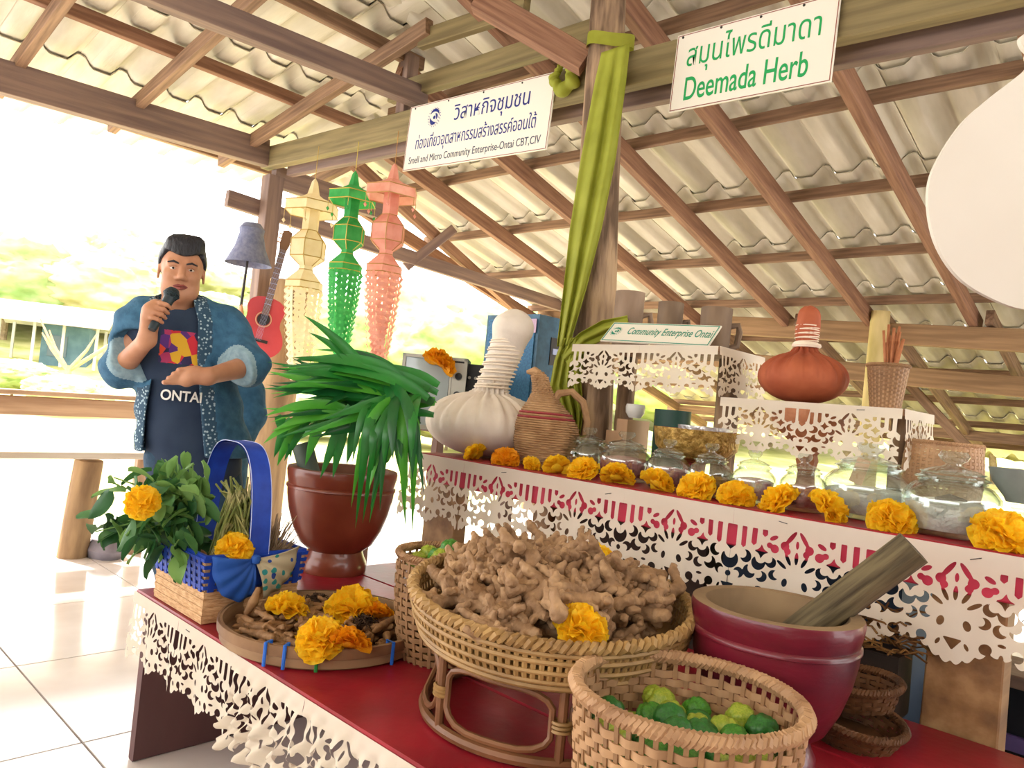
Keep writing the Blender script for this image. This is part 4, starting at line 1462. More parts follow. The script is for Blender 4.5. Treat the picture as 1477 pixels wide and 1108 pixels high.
# guitar ----------------------------------------------------------
gc = at_d(377, 472, 5.55)
ga = radians(9)
gx = (RIGHT * cos(.35) + FWD * sin(.35))
gn = gx.cross(UP) * 1.0
if gn.dot(FWD) > 0: gn = -gn
gu = (UP * cos(ga) + gx * sin(ga)).normalized()
gx2 = gu.cross(gn).normalized()
GM = Matrix(((gx2.x, gu.x, gn.x, gc.x), (gx2.y, gu.y, gn.y, gc.y), (gx2.z, gu.z, gn.z, gc.z), (0, 0, 0, 1)))
GT = thing('guitar', 'red topped acoustic guitar hanging on the tree trunk post', 'guitar')
GT.matrix_world = GM
GRED = mat('guitar_red', 'b83a44', 'c84a50', rough=.35, scale=4)
GSIDE = mat('guitar_side', 'd8b08a', rough=.4)
GBLK = mat('guitar_black', '2a2220', rough=.4)
GNECK = mat('fretboard', '7a5a44', rough=.5)
def gout(t):
    a = 2 * pi * t
    y = -.235 * cos(a)
    s_ = (y + .235) / .47
    w = .165 * sqrt(max(0, 1 - ((s_ - .30) / .31) ** 2)) if s_ < .30 else None
    k = np.interp(s_, [0, .03, .1, .2, .3, .42, .55, .62, .7, .8, .9, .96, 1.0], [0, .085, .14, .172, .18, .165, .128, .120, .126, .138, .122, .085, 0])
    return (k * math.copysign(1, sin(a)) if abs(sin(a)) > 1e-6 else 0, y)
N = 64
ol = [gout(i / N) for i in range(N)]
mb = MB(); mb.add([(x, y, .0) for x, y in ol], [tuple(range(N))]); mb.build('soundboard', GRED, GT, smooth=False)
mb = MB(); mb.add([(x, y, .0005) for x, y in ol] + [(x * .98, y * .98, -.095) for x, y in ol], [(i, N + i, N + (i + 1) % N, (i + 1) % N) for i in range(N)] + [tuple(range(2 * N - 1, N - 1, -1))]); mb.build('body_side', GSIDE, GT)
MB().lathe([(0.001, .001), (.046, .001), (.046, .0025), (.001, .0025)], 24).build('sound_hole', GBLK, GT, (0, .06, 0))
MB().tube([(.055 * cos(2 * pi * k / 24), .055 * sin(2 * pi * k / 24), .002) for k in range(24)], .004, 5, closed=True).build('rosette', GSIDE, GT, (0, .06, 0))
MB().box((0, -.10, .006), (.14, .022, .012)).build('bridge', GBLK, GT, smooth=False)
MB().box((0, .345, .008), (.05, .50, .018)).build('neck', GNECK, GT, smooth=False)
mb = MB(); mb.add([(x, y, z) for z in (.0, .015) for (x, y) in ((-.026, .595), (.026, .595), (.036, .64), (.034, .74), (0, .755), (-.034, .74), (-.036, .64))], [tuple(range(6, -1, -1)), tuple(range(7, 14))] + [(i, (i + 1) % 7, 7 + (i + 1) % 7, 7 + i) for i in range(7)]); mb.build('headstock', GNECK, GT, smooth=False)
for s_ in (-1, 1):
    for k in range(3):
        MB().tube([(s_ * .034, .65 + .032 * k, .008), (s_ * .055, .65 + .032 * k, .008)], .006, 6).build('tuning_peg', GSIDE, GT)
for k in range(6):
    MB().tube([(-.02 + .008 * k, -.10, .018), (-.02 + .008 * k, .60, .020)], .0009, 4).build('string', TRIMW, GT)
for k in range(11):
    MB().box((0, .575 - .04 * k, .0178), (.05, .003, .002)).build('fret', TRIMW, GT, smooth=False)

# bell shaped woven hat and a slim lute beside the guitar
hp = at_d(362, 382, 5.45)
o = MB().shell([(.165, 0), (.15, .03), (.11, .12), (.085, .22), (.09, .26), (.06, .30), (.001, .31)], 24).build('hat', mat('blue_grey_weave', '6a6f8c', '82859c', rough=.8, scale=30, bump=.3), None, tuple(hp - RIGHT * .02))
tag(o, 'blue grey bell shaped hat hung on the corner post', 'hat')
lp = at_d(346, 455, 5.4)
o = thing('small_lute', 'slim stringed lute hanging left of the guitar', 'lute', tuple(lp))
MB().lathe([(0, -.07), (.035, -.05), (.045, 0), (.03, .05), (.012, .08)], 16, sy=.5).build('body', mat('lute_wood', 'c88a60', 'd8a078', rough=.5, scale=5), o)
MB().tube([(0, 0, .06), (.03, 0, .45)], [.011, .009], 7).build('neck', GBLK, o)
MB().box((.032, 0, .49), (.03, .02, .09)).build('headstock', GBLK, o, smooth=False)
# ------------------------------------------------------------------ signs and cloths
SIGNW = mat('sign_white', 'e2dccd', rough=.45)
RULE = mat('sign_rule', '8a4a3a', rough=.6)
NAVY = mat('sign_navy', '1c2a78', rough=.5)
DGREY = mat('sign_grey', '3a4258', rough=.5)
GREEN = mat('sign_green', '149a50', rough=.5)
TEAL = mat('sign_teal', '2a8a72', rough=.5)
SCREW = mat('screw', '2a2622', rough=.4)
def board_frame(tl, tr, bl):
    x = (tr - tl).normalized()
    z = (tl - bl).normalized()
    n = x.cross(z)                      # towards the viewer
    z = n.cross(x).normalized()
    n = x.cross(z).normalized()
    return x, z, n
def emblem(o, cx_, cy_, R, z, m):
    mb_ = MB()
    for ring, nn in ((1.0, 20), (.86, 18), (.72, 15)):
        for k in range(nn):
            a = 2 * pi * k / nn + ring
            if ring < 1 and sin(a) > .2: continue
            mb_.lathe([(R * .05, 0), (R * .05, .0004)], 6, Matrix.Translation((cx_ + R * ring * cos(a), cy_ + R * ring * sin(a), z)))
    for (r0, a0, a1, w0) in ((.78, .3, 2.6, .13), (.62, 3.2, 5.2, .16), (.4, 5.6, 7.6, .12)):
        pts = []
        for k in range(13):
            a = a0 + (a1 - a0) * k / 12
            pts.append((cx_ + R * r0 * cos(a), cy_ + R * r0 * sin(a), z))
        mb_.tube(pts, [R * w0 * (.25 + sin(pi * k / 12)) for k in range(13)], 6, flat=.02, up=(0, 0, 1))
    mb_.lathe([(R * .2, 0), (R * .2, .0004)], 10, Matrix.Translation((cx_, cy_, z)))
    mb_.build('emblem', m, o, smooth=False)
def signboard(name, label, tl, tr, bl, th, lines, rule, cat='sign', screws=True, em=None):
    x, z, n = board_frame(tl, tr, bl)
    W, Hh = (tr - tl).length, (tl - bl).length
    c = tl + x * W / 2 - z * Hh / 2
    o = thing(name, label, cat)
    o.matrix_world = Matrix(((x.x, z.x, n.x, c.x), (x.y, z.y, n.y, c.y), (x.z, z.z, n.z, c.z), (0, 0, 0, 1)))
    MB().box((0, 0, -th / 2), (W, Hh, th)).build('board', SIGNW, o, smooth=False)
    if rule is not None:
        for (cx_, cy_, w_, h_) in ((0, Hh / 2 - .006, W - .008, .003), (0, -Hh / 2 + .006, W - .008, .003), (-W / 2 + .006, 0, .003, Hh - .012), (W / 2 - .006, 0, .003, Hh - .012)):
            MB().box((cx_, cy_, .0008), (w_, h_, .0016)).build('border_line', rule, o, smooth=False)
    for (txt, m, cx_, cy_, w_, h_, off) in lines:
        me = fit_text(text_mesh('lettering', txt, m, 1.0, .004, offset=off), w_, h_)
        for v in me.vertices: v.co.z = .0012 if v.co.z > 0 else .0002
        put('lettering', me, o, loc=(cx_, cy_, 0))
    if screws:
        for sx_ in (-.46, -.2, .05, .3):
            MB().lathe([(.006, .0), (.005, .003), (0, .004)], 8).build('screw', SCREW, o, (sx_ * W, Hh * .46, .0))
    if em:
        emblem(o, *em)
    return o
W1, H1 = 1.225, .40
signboard('signboard', 'long white sign with navy Thai lettering and an emblem',
          on_y(593, 155, 2.85), on_y(803, 103, 2.85), on_y(583, 247, 2.85), .008,
          [('วิสาหกิจชุมชน', NAVY, .13, .09, .62, .125, .0),
           ('ท่องเที่ยวอุตสาหกรรมสร้างสรรค์ออนใต้', NAVY, .0, -.045, 1.02, .115, .0),
           ('Smell and Micro Community Enterprise-Ontai CBT,CIV', DGREY, 0, -.150, 1.12, .058, .0)], RULE,
          em=(-.36, .105, .058, .0012, NAVY))
signboard('signboard', 'white sign with bright green Thai lettering and herb name',
          on_y(978, 52, 2.84), on_y(1214, -12, 2.84), on_y(971, 161, 2.84), .008,
          [('สมุนไพรดีมาดา', GREEN, .0, .062, .60, .155, .0),
           ('Deemada Herb', GREEN, -.015, -.082, .56, .105, .008)], RULE)

CLOTH = mat('lime_cloth', '94982a', 'a8ac3c', rough=.7, scale=6, trans=.3)
def drape(o, name, left, right, yl, yr, pleat=.02, n=48, folds=9, seed=0):
    """cloth hanging between two edge lines, gathered into lengthwise folds"""
    rn = random.Random(seed)
    ph = [rn.uniform(0, 6.28) for _ in range(4)]
    def pick(pts, v):
        f_ = v * (len(pts) - 1)
        i = min(int(f_), len(pts) - 2)
        a, b = pts[i], pts[i + 1]
        t = f_ - i
        return (a[0] + (b[0] - a[0]) * t, a[1] + (b[1] - a[1]) * t)
    def fn(u, v):
        l, r_ = pick(left, v), pick(right, v)
        px, py = l[0] + (r_[0] - l[0]) * u, l[1] + (r_[1] - l[1]) * u
        d = pleat * (sin(folds * 2 * pi * u + ph[0] + 1.5 * v) + .5 * sin(folds * 4.6 * u + ph[1] - 2 * v)) * (.5 + .5 * min(1, v * 4))
        return on_y(px, py, yl + (yr - yl) * u - d - .012 * sin(pi * u)) - o.location
    mb_ = MB(); mb_.grid(fn, 44, n)
    ob = mb_.build(name, CLOTH, o)
    md = ob.modifiers.new('thick', 'SOLIDIFY'); md.thickness = .002
    return ob
CL = thing('cloth_drape', 'long lime green cloth tied round the log post and hanging in folds', 'cloth', tuple(on_y(870, 75, 2.66)))
drape(CL, 'drape', [(868, 76), (858, 120), (838, 230), (822, 330), (812, 420), (803, 500)], [(909, 62), (903, 120), (888, 230), (868, 330), (845, 420), (822, 498)], 2.655, 2.64, .011, folds=2.6, seed=1)
drape(CL, 'drape', [(812, 488), (800, 520), (793, 560), (806, 600), (820, 632)], [(846, 486), (842, 510), (838, 550), (842, 590), (836, 634)], 2.64, 2.66, .014, folds=4, seed=2)
drape(CL, 'wrap', [(905, 455), (868, 462), (836, 480), (806, 510)], [(908, 474), (880, 486), (850, 500), (822, 530)], 2.64, 2.635, .012, folds=2, seed=3)
# the tie round the post
pc = Vector((on_y(880, 68, 2.81).x, 2.81, on_y(880, 68, 2.81).z))
MB().grid(lambda u, v: (lambda a: pc + Vector((.115 * cos(a), .115 * sin(a), -.03 + .06 * v + .02 * sin(a * 2) + .004 * sin(v * 20))) - CL.location)(2 * pi * u), 30, 6, wrap=True).build('tie', CLOTH, CL)
CK = thing('cloth_knot', 'short lime green cloth loop knotted between the sign and the post', 'cloth', tuple(on_y(815, 100, 2.84)))
pr_ = []
for (a, b, r1, r2) in (((815, 80), (824, 95), .012, .03), ((824, 95), (826, 118), .03, .035), ((826, 118), (810, 132), .035, .032), ((810, 132), (798, 115), .03, .026), ((798, 115), (815, 84), .022, .012)):
    pr_.append((tuple(on_y(*a, 2.82) - CK.location), tuple(on_y(*b, 2.82) - CK.location), r1, r2, .01))
def pleats(G, F):
    return F + .004 * np.sin(np.arctan2(G[..., 2] + .02, G[..., 0]) * 11)
put('knot', solid_mesh('knot', solid(pr_, .006, post=pleats), CLOTH), CK)

# cut-out board in the shape of a compress ball, close at the right edge of the view
bc = at_d(1487, 282, 1.75)
s_ = 1.75 / 1080
prof = [(-20, 240), (-34, 228), (-30, 214), (-16, 200), (-22, 183), (-40, 165), (-75, 132), (-108, 96), (-135, 48), (-149, 5), (-146, -42), (-130, -88), (-98, -128), (-55, -152), (0, -166)]
ol = prof + [(-x, y) for (x, y) in prof[-2::-1]]
def cr_spline(P, n=5):
    out = []
    for i in range(len(P) - 1):
        p0, p1, p2, p3 = P[max(i - 1, 0)], P[i], P[i + 1], P[min(i + 2, len(P) - 1)]
        for k in range(n):
            t = k / n
            out.append(tuple(.5 * ((2 * p1[q]) + (-p0[q] + p2[q]) * t + (2 * p0[q] - 5 * p1[q] + 4 * p2[q] - p3[q]) * t * t + (-p0[q] + 3 * p1[q] - 3 * p2[q] + p3[q]) * t ** 3) for q in (0, 1)))
    out.append(P[-1])
    return out
ol = cr_spline(ol)
nn = len(ol)
CB = thing('cutout_board', 'large white board cut in the outline of a herbal compress ball', 'board')
rr_ = Matrix.Rotation(-ROLL, 3, FWD)
bx_, bz_ = RIGHT, UP
CB.matrix_world = Matrix(((bx_.x, bz_.x, -FWD.x, bc.x), (bx_.y, bz_.y, -FWD.y, bc.y), (bx_.z, bz_.z, -FWD.z, bc.z), (0, 0, 0, 1)))
mb = MB()
mb.add([(x * s_, y * s_, .006) for x, y in ol] + [(x * s_, y * s_, -.006) for x, y in ol], [tuple(range(nn)), tuple(range(2 * nn - 1, nn - 1, -1))] + [(i, nn + i, nn + (i + 1) % nn, (i + 1) % nn) for i in range(nn)])
mb.build('board', mat('board_white', 'dcd4c8', 'd6cdc0', rough=.6, scale=2), CB, smooth=False)
MB().tube([(0, 235 * s_, 0), (0, 2.3, 0)], .003, 6).build('cord', TRIMW, CB)
REDDOT = mat('red_dot', 'c8281e', rough=.6)
DW = mat('dot_cloth', 'efe4d4', rough=.7)
MB().tube([(-24 * s_, 205 * s_, .010), (0, 202 * s_, .018), (24 * s_, 205 * s_, .010)], 12 * s_, 10).build('tie_cloth', DW, CB)
for k, (dx, dy) in enumerate(((-22, 212), (-16, 203), (-22, 196), (-9, 210), (-9, 197), (0, 204))):
    MB().lathe([(3 * s_, 0), (2 * s_, .002), (0, .0026)], 8).build('red_dot', REDDOT, CB, (dx * s_, dy * s_, .012 + 12 * s_))

# ------------------------------------------------------------------ raised shelf, tray shelf and what stands on them
SHW = mat('shelf_wood', '8f6a4c', 'a88260', rough=.7, scale=5, stretch=(.5, 5, 5))
def shelf(name, label, x0, x1, y0, y1, zt, laces, legs):
    o = thing(name, label, 'shelf')
    timber('shelf_top', (x0, (y0 + y1) / 2, zt - .011), (x1, (y0 + y1) / 2, zt - .011), y1 - y0, .02, SHW, o)
    for (x, y, w, r2) in legs:
        log_post('leg', (x, y, UT), (x, y, zt - .021), w, r2, WOOD_G, o, seed=int(x * 100) % 50)
    return o
SZ, SY = 1.495, 2.45
shelf('display_shelf', 'upper display shelf on log legs holding wooden mugs', -2.0, -1.325, SY, SY + .36, SZ, None, [(-1.93, SY + .12, .055, .05), (-1.42, SY + .28, .045, .045), (-1.92, SY + .3, .04, .04)])
lc = tag(thing('lace_trim', 'white cut paper lace hanging round the upper mug shelf', 'paper lace'))
for k in range(2):
    p = put('lace_panel', LACE[k], lc, loc=(-1.677 - .1455 + .291 * k - .145 + .145, SY - .004, SZ))
    p.location = (-2.0 + .337 * (k + .5), SY - .004, SZ); p.scale = (.337 / LW, 1, .68)
p = put('lace_panel', LACE[2], lc, loc=(-1.32, SY + .18, SZ), rot=(0, 0, pi / 2)); p.scale = (.37 / LW, 1, .68)
TZ = 1.312
shelf('display_shelf', 'lower side shelf carrying the orange compress ball', -1.30, -.70, SY, SY + .32, TZ, None, [(-.76, SY + .2, .03, .03)])
lc = tag(thing('lace_trim', 'white cut paper lace hanging round the shelf of the orange ball', 'paper lace'))
for k in range(2):
    p = put('lace_panel', LACE[k + 1], lc); p.location = (-1.30 + .30 * (k + .5), SY - .004, TZ); p.scale = (.30 / LW, 1, .68)
p = put('lace_panel', LACE[0], lc, loc=(-.695, SY + .16, TZ), rot=(0, 0, pi / 2)); p.scale = (.32 / LW, 1, .68)
staples(lc, [(-.82, SY - .006, TZ - .012)])
# carved pedestal carrying the side shelf
pd = on_y(1130, 690, 2.55)
o = MB().lathe([(.07, 0), (.072, .015), (.05, .03), (.03, .06), (.026, .1), (.035, .14), (.03, .16), (.06, .20), (.10, .24), (.12, .27), (.12, TZ - UT - .022)], 24, wob=lambda a, i, r_, z_: 1 + .06 * sin(9 * a)).build('carved_pedestal', mat('carved_wood', '9a5c3a', 'b87a54', rough=.6, scale=14, bump=.6), None, (-1.02, 2.56, UT))
tag(o, 'carved brown pedestal stand under the side shelf', 'pedestal')

signboard('name_plate', 'small white plate with teal lettering leaning on the mug shelf', on_y(886, 465, 2.56), on_y(1041, 470, 2.56), on_y(873, 491, 2.48), .006,
          [('Community Enterprise Ontai', TEAL, .045, .002, .38, .056, .0)], TEAL, cat='sign', screws=False, em=(-.205, .002, .026, .0012, TEAL))

MUGW = mat('mug_wood', '7d6652', '9c8470', rough=.75, scale=8, stretch=(1, 1, .3), bump=.3)
MUGD = mat('mug_dark', '5f4a3a', '86705a', rough=.75, scale=8, stretch=(1, 1, .3), bump=.3)
def mug(label, px0, px1, top, y, m):
    pc_ = on_y((px0 + px1) / 2, top, y)
    dpt = (pc_ - Vector((0, 0, CAM_H))).dot(FWD)
    r_ = (px1 - px0) / 2 * dpt / 1080
    H_ = pc_.z - SZ
    o = thing('wooden_mug', label, 'mug', (pc_.x, pc_.y, SZ))
    MB().shell([(.001, 0), (r_ * .96, 0), (r_, H_ * .5), (r_ * 1.02, H_), (r_ * .84, H_), (r_ * .8, H_ * .2), (.001, H_ * .18)], 24, wob=lambda a, i, rr, zz: 1 + .02 * sin(3 * a)).build('cup', m, o, sharp=50)
    MB().tube([RIGHT * r_ * .9 + UP * H_ * .62, RIGHT * r_ * 1.5 + UP * H_ * .66, RIGHT * r_ * 1.62 + UP * H_ * .5, RIGHT * r_ * 1.5 + UP * H_ * .2, RIGHT * r_ * .9 + UP * H_ * .12], r_ * .22, 8).build('handle', m, o)
mug('pale log mug, leftmost of three on the upper shelf', 888, 930, 422, 2.72, MUGW)
mug('middle log mug half hidden by the name plate', 950, 986, 437, 2.70, MUGD)
mug('large dark log mug at the right end of the shelf', 1012, 1056, 445, 2.68, MUGD)

# orange compress ball
ORC = mat('orange_cloth', '9c4a2e', 'b05e3c', rough=.75, scale=8, bump=.2, bscale=40)
WHC = mat('white_cloth', 'd8cbbd', 'e9ddd0', rough=.8, scale=6, bump=.25, bscale=30)
STRING = mat('string', 'efe0cc', rough=.8)
def compress(name, label, base, R, hgt, top_off, neck_r, m, bind, bulb=1.0, npl=15):
    """cloth ball gathered into a bound neck: ball of radius R squashed to hgt, neck to base+top_off"""
    o = thing(name, label, 'compress ball', tuple(base))
    sq = hgt / 2 / R
    T = Vector(top_off)
    n0 = Vector((0, 0, hgt * .86))
    nk = lambda t: n0.lerp(T, t)
    pr = [((0, 0, hgt / 2), (0, 0, hgt / 2), R, R, .02, (1, 1, sq)),
          (tuple(n0 - Vector((0, 0, hgt * .15))), tuple(nk(.12)), neck_r * 1.35, neck_r * 1.02, .035),
          (tuple(nk(.1)), tuple(nk(.62)), neck_r * 1.0, neck_r * .92, .03),
          (tuple(nk(.62)), tuple(nk(.92)), neck_r * .9, neck_r * 1.12 * bulb, .03)]
    ph = random.Random(int(R * 1e4)).uniform(0, 6)
    def post(G, F):
        a = np.arctan2(G[..., 1], G[..., 0])
        zz = G[..., 2] / hgt
        rr = np.hypot(G[..., 0], G[..., 1])
        amp = R * .12 * np.exp(-((zz - .95) / .40) ** 2) * np.clip(1 - (G[..., 2] - hgt * 1.05) / (hgt * .2), .35, 1)
        w = np.abs(np.sin(a * npl / 2 + ph + .8 * np.sin(a * 2) + zz * .8))
        w2 = np.abs(np.sin(a * npl * .9 + 2 * ph))
        F = F + amp * (1 - w) ** 1.3 + amp * .5 * (1 - w2) ** 2 + R * .012 * np.sin(G[..., 2] / R * 9 + 3 * np.sin(a * 2)) * np.clip((G[..., 2] - hgt) / (.1 * R), 0, 1)
        return np.maximum(F, -G[..., 2])
    me = solid_mesh('bundle', solid(pr, R / 32, post=post), m, relax=1)
    put('bundle', me, o)
    # binding string
    pts = []
    turns, t0, t1 = bind
    for k in range(turns * 14):
        t = k / (turns * 14)
        c = nk(t0 + (t1 - t0) * t)
        a = 2 * pi * turns * t
        rr = neck_r * 1.10
        pts.append(c + Vector((rr * cos(a), rr * sin(a), .004 * sin(a * .5))))
    MB().tube(pts, neck_r * .055, 5).build('string', STRING, o)
    return o
ob = on_y(1155, 578, 2.60)
dz = (on_y(1168, 452, 2.60) - ob)
compress('compress_ball', 'rust orange cloth compress ball with string bound neck', (ob.x, ob.y, TZ + .001), .152, .185, (dz.x * .9, 0, dz.z + .01), .036, ORC, (9, .30, .72))
MB().tube([(ob.x + .037 * cos(2 * pi * k / 16) + .008, ob.y + .037 * sin(2 * pi * k / 16), TZ + .196) for k in range(16)], .010, 6, closed=True)
o = MB().tube([(.041 * cos(2 * pi * k / 20), .041 * sin(2 * pi * k / 20), 0) for k in range(20)], .009, 6, closed=True).build('string', STRING, bpy.data.objects['compress_ball'], (.004, 0, .205))
wb = Vector((-2.31, 2.285, UT + .001))
tp = at_d(743, 468, 3.22)
compress('compress_ball', 'giant white cloth compress ball with tall bound neck', wb, .262, .285, (tp.x - wb.x, tp.y - wb.y, tp.z - wb.z), .070, WHC, (14, .12, .80), bulb=1.15, npl=21)

# stick holder
INC = mat('stick_brown', '9a5a38', 'b87850', rough=.7, scale=20)
ic = on_y(1277, 584, 2.62)
ih = on_y(1277, 528, 2.62).z - TZ
woven_basket('stick_holder', 'small woven bamboo holder with brown sticks on the side shelf', (ic.x, ic.y, TZ), .044, .062, ih, 26, [(.006 + .0072 * k, .0064) for k in range(int(ih / .0072))], BAM, BAM2, .01, amp=.0015, rim=.004, cat='holder', turns=30, sw=.006)
rnd = random.Random(9)
SM = MB().tube([(0, 0, 0), (0, 0, .265)], .0048, 6).mesh('incense_stick', INC)
for k in range(16):
    a = rnd.uniform(0, 6.28)
    r_ = rnd.uniform(.0, .036)
    o = put('stick', SM, None, loc=(ic.x + r_ * cos(a) * .4, ic.y + r_ * sin(a) * .4, TZ + .010), rot=(rnd.uniform(-.16, .14), rnd.uniform(-.12, .2), 0), scale=(1, 1, rnd.uniform(.8, 1.05)))
    tag(o, 'thin brown stick standing in the woven holder', 'stick', 'sticks in the holder')

# ------------------------------------------------------------------ jars
JG = glass_mat('clear_glass', 'f4f9f7', 1.45, .12)
def jar(label, px, top, wpx, y, fill, fcol, fcol2, kind):
    t_ = on_y(px, top, y)
    d_ = (t_ - Vector((0, 0, CAM_H))).dot(FWD)
    R = wpx / 2 * d_ / 1080
    H_ = t_.z - UT
    o = thing('glass_jar', label, 'jar', (t_.x, t_.y, UT))
    hb = H_ * .66
    MB().shell([(.001, .002), (R * .80, .002), (R * .86, .01), (R * .97, hb * .35), (R, hb * .62), (R * .97, hb * .74), (R * .80, hb * .90), (R * .66, hb * .955), (R * .66, hb),
                (R * .62, hb), (R * .62, hb * .955), (R * .76, hb * .89), (R * .93, hb * .73), (R * .96, hb * .6), (R * .93, hb * .34), (R * .82, .014), (.001, .010)], 36).build('body', JG, o)
    MB().shell([(R * .70, hb * 1.0), (R * .74, hb * 1.01), (R * .74, hb * 1.05), (R * .66, hb * 1.07), (R * .62, hb * 1.10), (R * .64, hb * 1.13), (R * .50, hb * 1.19), (R * .25, hb * 1.24), (R * .17, hb * 1.27),
                (R * .16, hb * 1.30), (R * .27, hb * 1.36), (R * .32, hb * 1.44), (R * .26, hb * 1.52), (.001, H_)], 32).build('lid', JG, o)
    for (rr, zz) in ((R * .745, hb * 1.03), (R * .645, hb * 1.13), (R * .68, hb * .975)):
        MB().tube([(rr * cos(2 * pi * k / 32), rr * sin(2 * pi * k / 32), zz) for k in range(32)], R * .022, 5, closed=True).build('glass_ring', JG, o)
    if fill:
        m = mat('jar_fill_' + fcol, fcol, fcol2, rough=.85, scale=30, bump=.8, bscale=60)
        fz = hb * min(.8, fill + .2)
        rn = random.Random(px)
        f_ = MB().lathe([(.001, .016), (R * .80, .016), (R * .89, hb * .34 * min(1, fill * 2)), (R * .90, fz * .92), (R * .7, fz), (R * .3, fz * 1.06), (.001, fz * 1.08)], 28,
                        wob=lambda a, i, r_, z_: 1 + (.03 * sin(5 * a + i) if i > 2 else 0)).build('jar_contents', m, None, (t_.x, t_.y, UT))
        tag(f_, kind, 'jar contents', kind='stuff')
    return o, t_, R, hb
jar('small lidded glass jar of brown bits beside the woven jug', 852, 617, 66, 2.33, .35, '8a6a50', 'a8886a', 'brown dried bits filling the jar beside the woven jug')
jar('wide lidded glass jar, second from the woven jug', 905, 623, 78, 2.27, .5, 'c88a88', 'b06a70', 'pink dried petals in the second jar from the woven jug')
jar('lidded glass jar in front of the gilded bowl', 967, 634, 66, 2.24, .42, 'd8a8a8', 'b87a80', 'pale pink powder in the jar before the gilded bowl')
jar('lidded glass jar of small brown nuts, fourth from the jug', 1028, 640, 64, 2.20, .38, '8a6040', 'b08a60', 'small brown nuts in the fourth jar from the jug')
jar('lidded glass jar, fifth from the woven jug', 1090, 650, 64, 2.24, .48, 'e0cfc8', 'c88a90', 'whitish flakes in the fifth jar from the jug')
jar('lidded glass jar just left of the two large jars', 1162, 655, 66, 2.23, .44, 'd09a94', 'a8605c', 'rosy flakes in the jar left of the large jars')
o, jt, R7, hb7 = jar('large round glass jar of white crystals holding a pale card', 1257, 640, 122, 2.32, .40, 'e8e2da', 'd8d0c8', 'white crystals in the large jar with the card')
MB().box((0, 0, 0), (.002, .085, .075)).build('card', mat('pale_card', 'e0b898', 'd8ac8c', rough=.7, scale=6), None, (jt.x - .02, jt.y - .02, UT + .135), smooth=False, rot=(0.1, .25, .75))
tag(bpy.data.objects['card'], 'pale peach card standing inside the large crystal jar', 'card')
o, jt, R8, hb8 = jar('largest glass jar of white crystals near the right edge', 1377, 652, 128, 2.22, .42, 'e6e0dc', 'cfc8c4', 'white crystals in the largest jar at the right')
o = MB().tube([(-.04, 0, 0), (0, .008, .004), (.04, 0, 0)], [.004, .011, .003], 8).build('seed_pod', mat('dark_pod', '3a2a22', rough=.7), None, (jt.x + .01, jt.y - R8 * .35, UT + hb8 * .62 + .006), rot=(0, 0, .75))
tag(o, 'dark pod lying on the crystals in the largest jar', 'seed pod')
jar('small glass jar under the grey bowl at the right edge', 1470, 728, 70, 2.20, .5, 'e0dcd4', 'c8c4bc', 'white powder in the jar under the grey bowl')
g_ = on_y(1474, 730, 2.24)
o = MB().shell([(.001, 0), (.045, 0), (.05, .012), (.078, .05), (.088, .085), (.082, .085), (.07, .05), (.04, .018), (.001, .016)], 28).build('bowl', mat('grey_bowl', '6f7470', '868a84', rough=.6, scale=8, bump=.2), None, (g_.x, g_.y + .06, g_.z + .004))
tag(o, 'grey stone bowl at the right edge above a jar', 'bowl')

# flowers along the table edge
FL = [(687, 652, .040, 'rounded', 0), (730, 658, .042, '', 1), (767, 665, .030, '', 2), (805, 668, .042, '', 1), (842, 676, .046, '', 0), (890, 684, .045, '', 2), (946, 692, .044, '', 1), (1006, 702, .048, '', 0),
      (1062, 714, .043, '', 1), (1127, 722, .048, '', 0), (1190, 736, .050, '', 2), (1284, 748, .048, '', 1), (1446, 778, .056, '', 0)]
names = ['yellow paper flower below the giant white ball, nearest the table corner', 'orange-tinged yellow paper flower, second along the jar table edge', 'smallest yellow paper flower, in front of the woven jug',
         'yellow paper flower just right of the woven jug', 'plump yellow paper flower, fifth along the jar table edge', 'yellow paper flower in front of the second jar from the jug',
         'yellow paper flower in front of the gilded bowl jar', 'yellow paper flower in front of the jar of brown nuts', 'yellow paper flower, ninth along the jar table edge',
         'yellow paper flower, tenth along, before the rosy jars', 'broad yellow paper flower left of the crystal jar with the card', 'yellow paper flower between the two large crystal jars', 'largest table edge flower, at the far right edge of the view']
for (px, py, r_, _, k), nm in zip(FL, names):
    p = on_y(px, py, UY0 + .075)
    flower((p.x, p.y, UT + r_ * .35), r_ * 1.12, nm, k, (.75 + .2 * sin(px), .25 * cos(px * 2)), me=FLOWER_O if px == 730 else None)

# woven jug with loop handle
JP = on_y(790, 610, 2.30)
JGT = thing('woven_jug', 'woven cane jug with beaked neck and loop handle', 'jug', (JP.x, JP.y, UT))
JR = .125
JCANE = mat('jug_cane', '9a7450', 'b8926a', rough=.6, scale=14)
JRED = mat('jug_red', '9a3a40', rough=.6)
jprof = lambda t: np.interp(t, [0, .08, .25, .42, .55, .68, .78, .88, .95, 1.0], [.72, .88, 1.02, 1.0, .84, .52, .32, .25, .25, .14])
JH = at_d(785, 540, 2.95).z - UT + .012
def jcen(t):                      # the neck leans to the left
    return RIGHT * (-.055 * max(0, (t - .35) / .65) ** 1.4)
NR = 42
for k in range(NR):
    t = k / (NR - 1)
    r_ = jprof(t) * JR
    c = jcen(t)
    pts = [c + Vector(((r_ + .0026 * cos(14 * a + pi * (k % 2))) * cos(a), (r_ + .0026 * cos(14 * a + pi * (k % 2))) * sin(a), .006 + t * (JH - .01))) for a in [2 * pi * q / 84 for q in range(84)]]
    MB().tube(pts, (JH / NR) * .56, 5, closed=True).build('cane_course', JRED if k in (21, 23) else JCANE, JGT)
